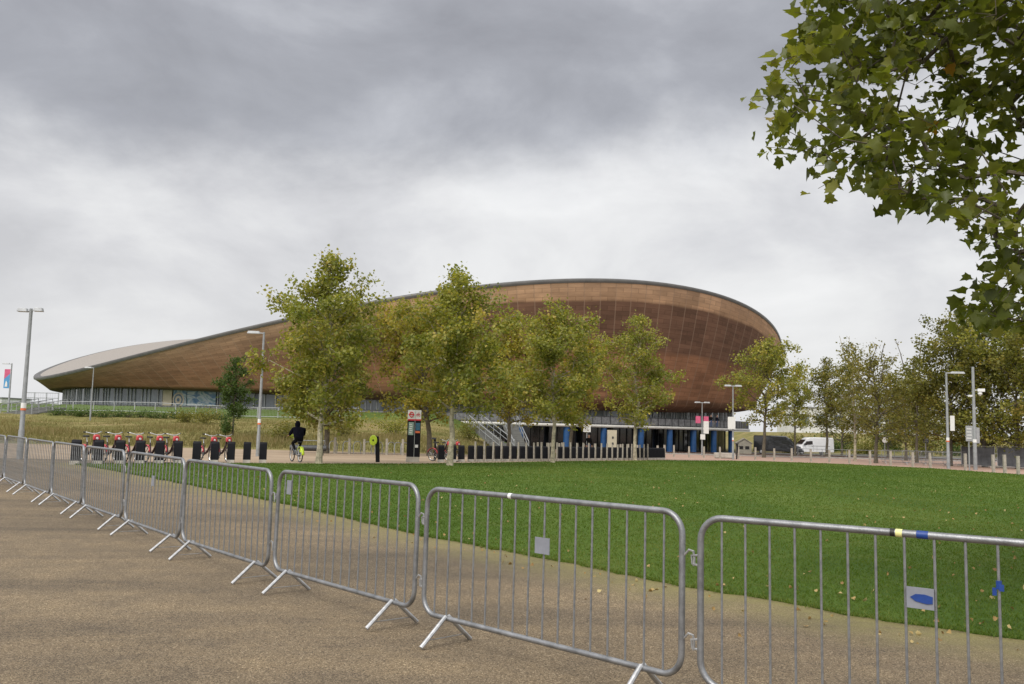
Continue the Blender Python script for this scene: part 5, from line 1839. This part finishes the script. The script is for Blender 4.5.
shrub(225, 74, 1.5, 1.9, 'rounded dark green bush at the foot of the small meadow tree', f_dark, 41)
shrub(205, 84, 1.3, 3.4, 'low brownish bush on the meadow left of the small dark tree', f_brown, 42, 1200)
shrub(186, 86, 1.0, 3.0, 'low olive bush on the meadow, leftmost of the bushes', f_dull, 43, 1100)
shrub(281, 72, 1.5, 3.6, 'olive bush at the meadow foot behind the cyclist', f_dull, 44, 1300)
shrub(345, 78, 1.7, 4.2, 'reddish brown bush on the meadow behind the hoop stands', f_brown, 45, 1600)
shrub(395, 80, 1.8, 4.5, 'green bush on the meadow left of the totem sign', f_green, 46, 1600)
shrub(470, 84, 1.8, 4.2, 'green bush on the bank left of the grey steps', f_dull, 47, 1500)
for i, (px, Y, h_, w_, fm_) in enumerate([(792, 152, 2.6, 7, f_dull), (838, 156, 2.4, 8, f_dark), (866, 150, 2.2, 7, f_dull), (893, 158, 2.8, 8, f_dark), (925, 150, 2.4, 7, f_dull), (955, 154, 2.6, 8, f_dark), (990, 150, 2.5, 8, f_dull)]):
    shrub(px, Y, h_, w_, f'scrubby green bush on the far bank right of the velodrome, {ORD[i + 1]} from the left', fm_, 140 + i, 1500, .30)
# low hedge line under the mound fence
for i, px in enumerate(range(56, 232, 12)):
    shrub(px, 92.0, .62, 2.2, f'low green hedge plant under the mound fence, {ORD[i + 1]} from the left', f_dark, 60 + i, 420, .14)


# ------------------------------------------------------------------ foreground plane tree
def near_tree():
    r = np.random.default_rng(5)
    root = thing('plane_tree', 'near plane tree whose leafy boughs hang into the upper right corner', 'tree', (7.4, 9.2, 0))
    O = np.array(root.location)
    outline = [(800, -20), (797, 30), (775, 60), (762, 78), (752, 119), (756, 140), (766, 158), (800, 160), (812, 188), (839, 170), (862, 200), (884, 213), (914, 211), (938, 214), (952, 239), (974, 250), (978, 268), (982, 290), (960, 300), (946, 310), (938, 330), (962, 322), (985, 330), (1000, 336), (1024, 332), (1060, 345), (1300, 330), (1330, -250), (800, -250)]
    P = []
    while len(P) < 5200:
        q = np.column_stack([r.uniform(745, 1330, 4000), r.uniform(-250, 345, 4000)]); q = q[inpoly(q + np.array([-22, 8]), outline)]; P += list(q)
    P = np.array(P[:5200])
    Yd = r.uniform(6.8, 9.4, len(P))
    # airier towards the tips on the left
    C3 = np.array([at(p[0], p[1], y) for p, y in zip(P, Yd)])
    f = np.sin(C3[:, 0] * 2.3 + 1) * np.sin(C3[:, 1] * 1.9) + np.sin(C3[:, 2] * 2.6 + C3[:, 0] * 1.2 + .6)
    keep = (f > -.75) 
    C3 = C3[keep]; P = P[keep]
    # choose twig anchors, thinned by distance
    anchors, apx = [], []
    for c, p in zip(C3, P):
        dmin = (.25 if p[0] > 850 else .285) if p[0] < 1024 and p[1] > -30 else .36
        if all((c[0] - a[0]) ** 2 + (c[1] - a[1]) ** 2 + (c[2] - a[2]) ** 2 > dmin ** 2 for a in anchors):
            anchors.append(c); apx.append(p)
        if len(anchors) > 820:
            break
    A = np.array(anchors)
    # grow a branch graph from the trunk (nearest-node joining, biased inward)
    nodes = [np.array([7.4 + .05 * i * .3, 9.2 - .04 * i, z]) for i, z in enumerate(np.linspace(0, 8.5, 18))]
    par = [-1] + list(range(17)); isleaf = [False] * 18
    tc = np.array([7.4, 9.2, 3.5])
    order = np.argsort(np.linalg.norm(A - tc, axis=1))
    for i in order:
        a = A[i]
        nd = np.array(nodes); d = np.linalg.norm(nd - a, axis=1)
        # discourage joining from further out or steeply from below the trunk base
        pen = np.where(nd[:, 2] > a[2] + .25, .5, 0) + np.where((np.arange(len(nd)) < 18) & (nd[:, 2] < 2.2), 5, 0)
        j = int(np.argmin(d + pen)); 
        if d[j] > .7:
            k = int(d[j] / .45); prev = j
            for s_ in range(1, k + 1):
                q = nodes[j] + (a - nodes[j]) * s_ / (k + 1) + r.normal(size=3) * .05 + np.array([0, 0, .10 * math.sin(math.pi * s_ / (k + 1)) * d[j]])
                nodes.append(q); par.append(prev); prev = len(nodes) - 1
            nodes.append(a); par.append(prev)
        else:
            nodes.append(a); par.append(j)
    n = len(nodes); cnt = np.ones(n)
    for i in range(n - 1, -1, -1):
        if par[i] >= 0 and par[i] < i:
            cnt[par[i]] += cnt[i]
    rad = .0032 * cnt ** .52
    for i in range(18):
        rad[i] = max(rad[i], .20 - .009 * i)
    tm = MB()
    tm.tube([tuple(nodes[i] - O) for i in range(18)], [rad[i] for i in range(18)], 12)
    for i in range(18, n):
        p = par[i]
        tm.tube([tuple(nodes[p] - O), tuple(nodes[i] - O)], [min(rad[p], rad[i] * 1.5), rad[i]], 6 if rad[i] > .012 else 4, cap=False, mi=1)
    # leaves along drooping twigs
    C, S, Rn = [], [], []
    for c, p in zip(A, np.array(apx)):
        inview = 700 < p[0] < 1060 and p[1] > -60
        m = int(r.integers(8, 13)) if inview else 7
        out = c - tc; out[2] *= .3; out /= np.linalg.norm(out) + 1e-6
        e = c + out * r.uniform(.12, .34) + np.array([0, 0, r.uniform(-.16, .04)])
        tm.tube([tuple(c - O), tuple(e - O)], [.0035, .002], 4, cap=False, mi=1)
        base_t = r.normal(.40, .13)
        for k in range(m):
            t = r.uniform(0, 1); q = c * (1 - t) + e * t + r.normal(size=3) * .075
            C.append(q - O); S.append((r.choice([.06, .085, .105, .13, .15]) if inview else .20)); Rn.append(np.clip(base_t + r.normal() * .17, 0, 1))
    link('trunk', tm, [bark, bark_dark], root)
    link('crown', leaves('crown', np.array(C), np.array(S), np.array(Rn), LEAF_L, .7, r), f_near, root)
    print('near leaves', len(C), 'anchors', len(A))


near_tree()
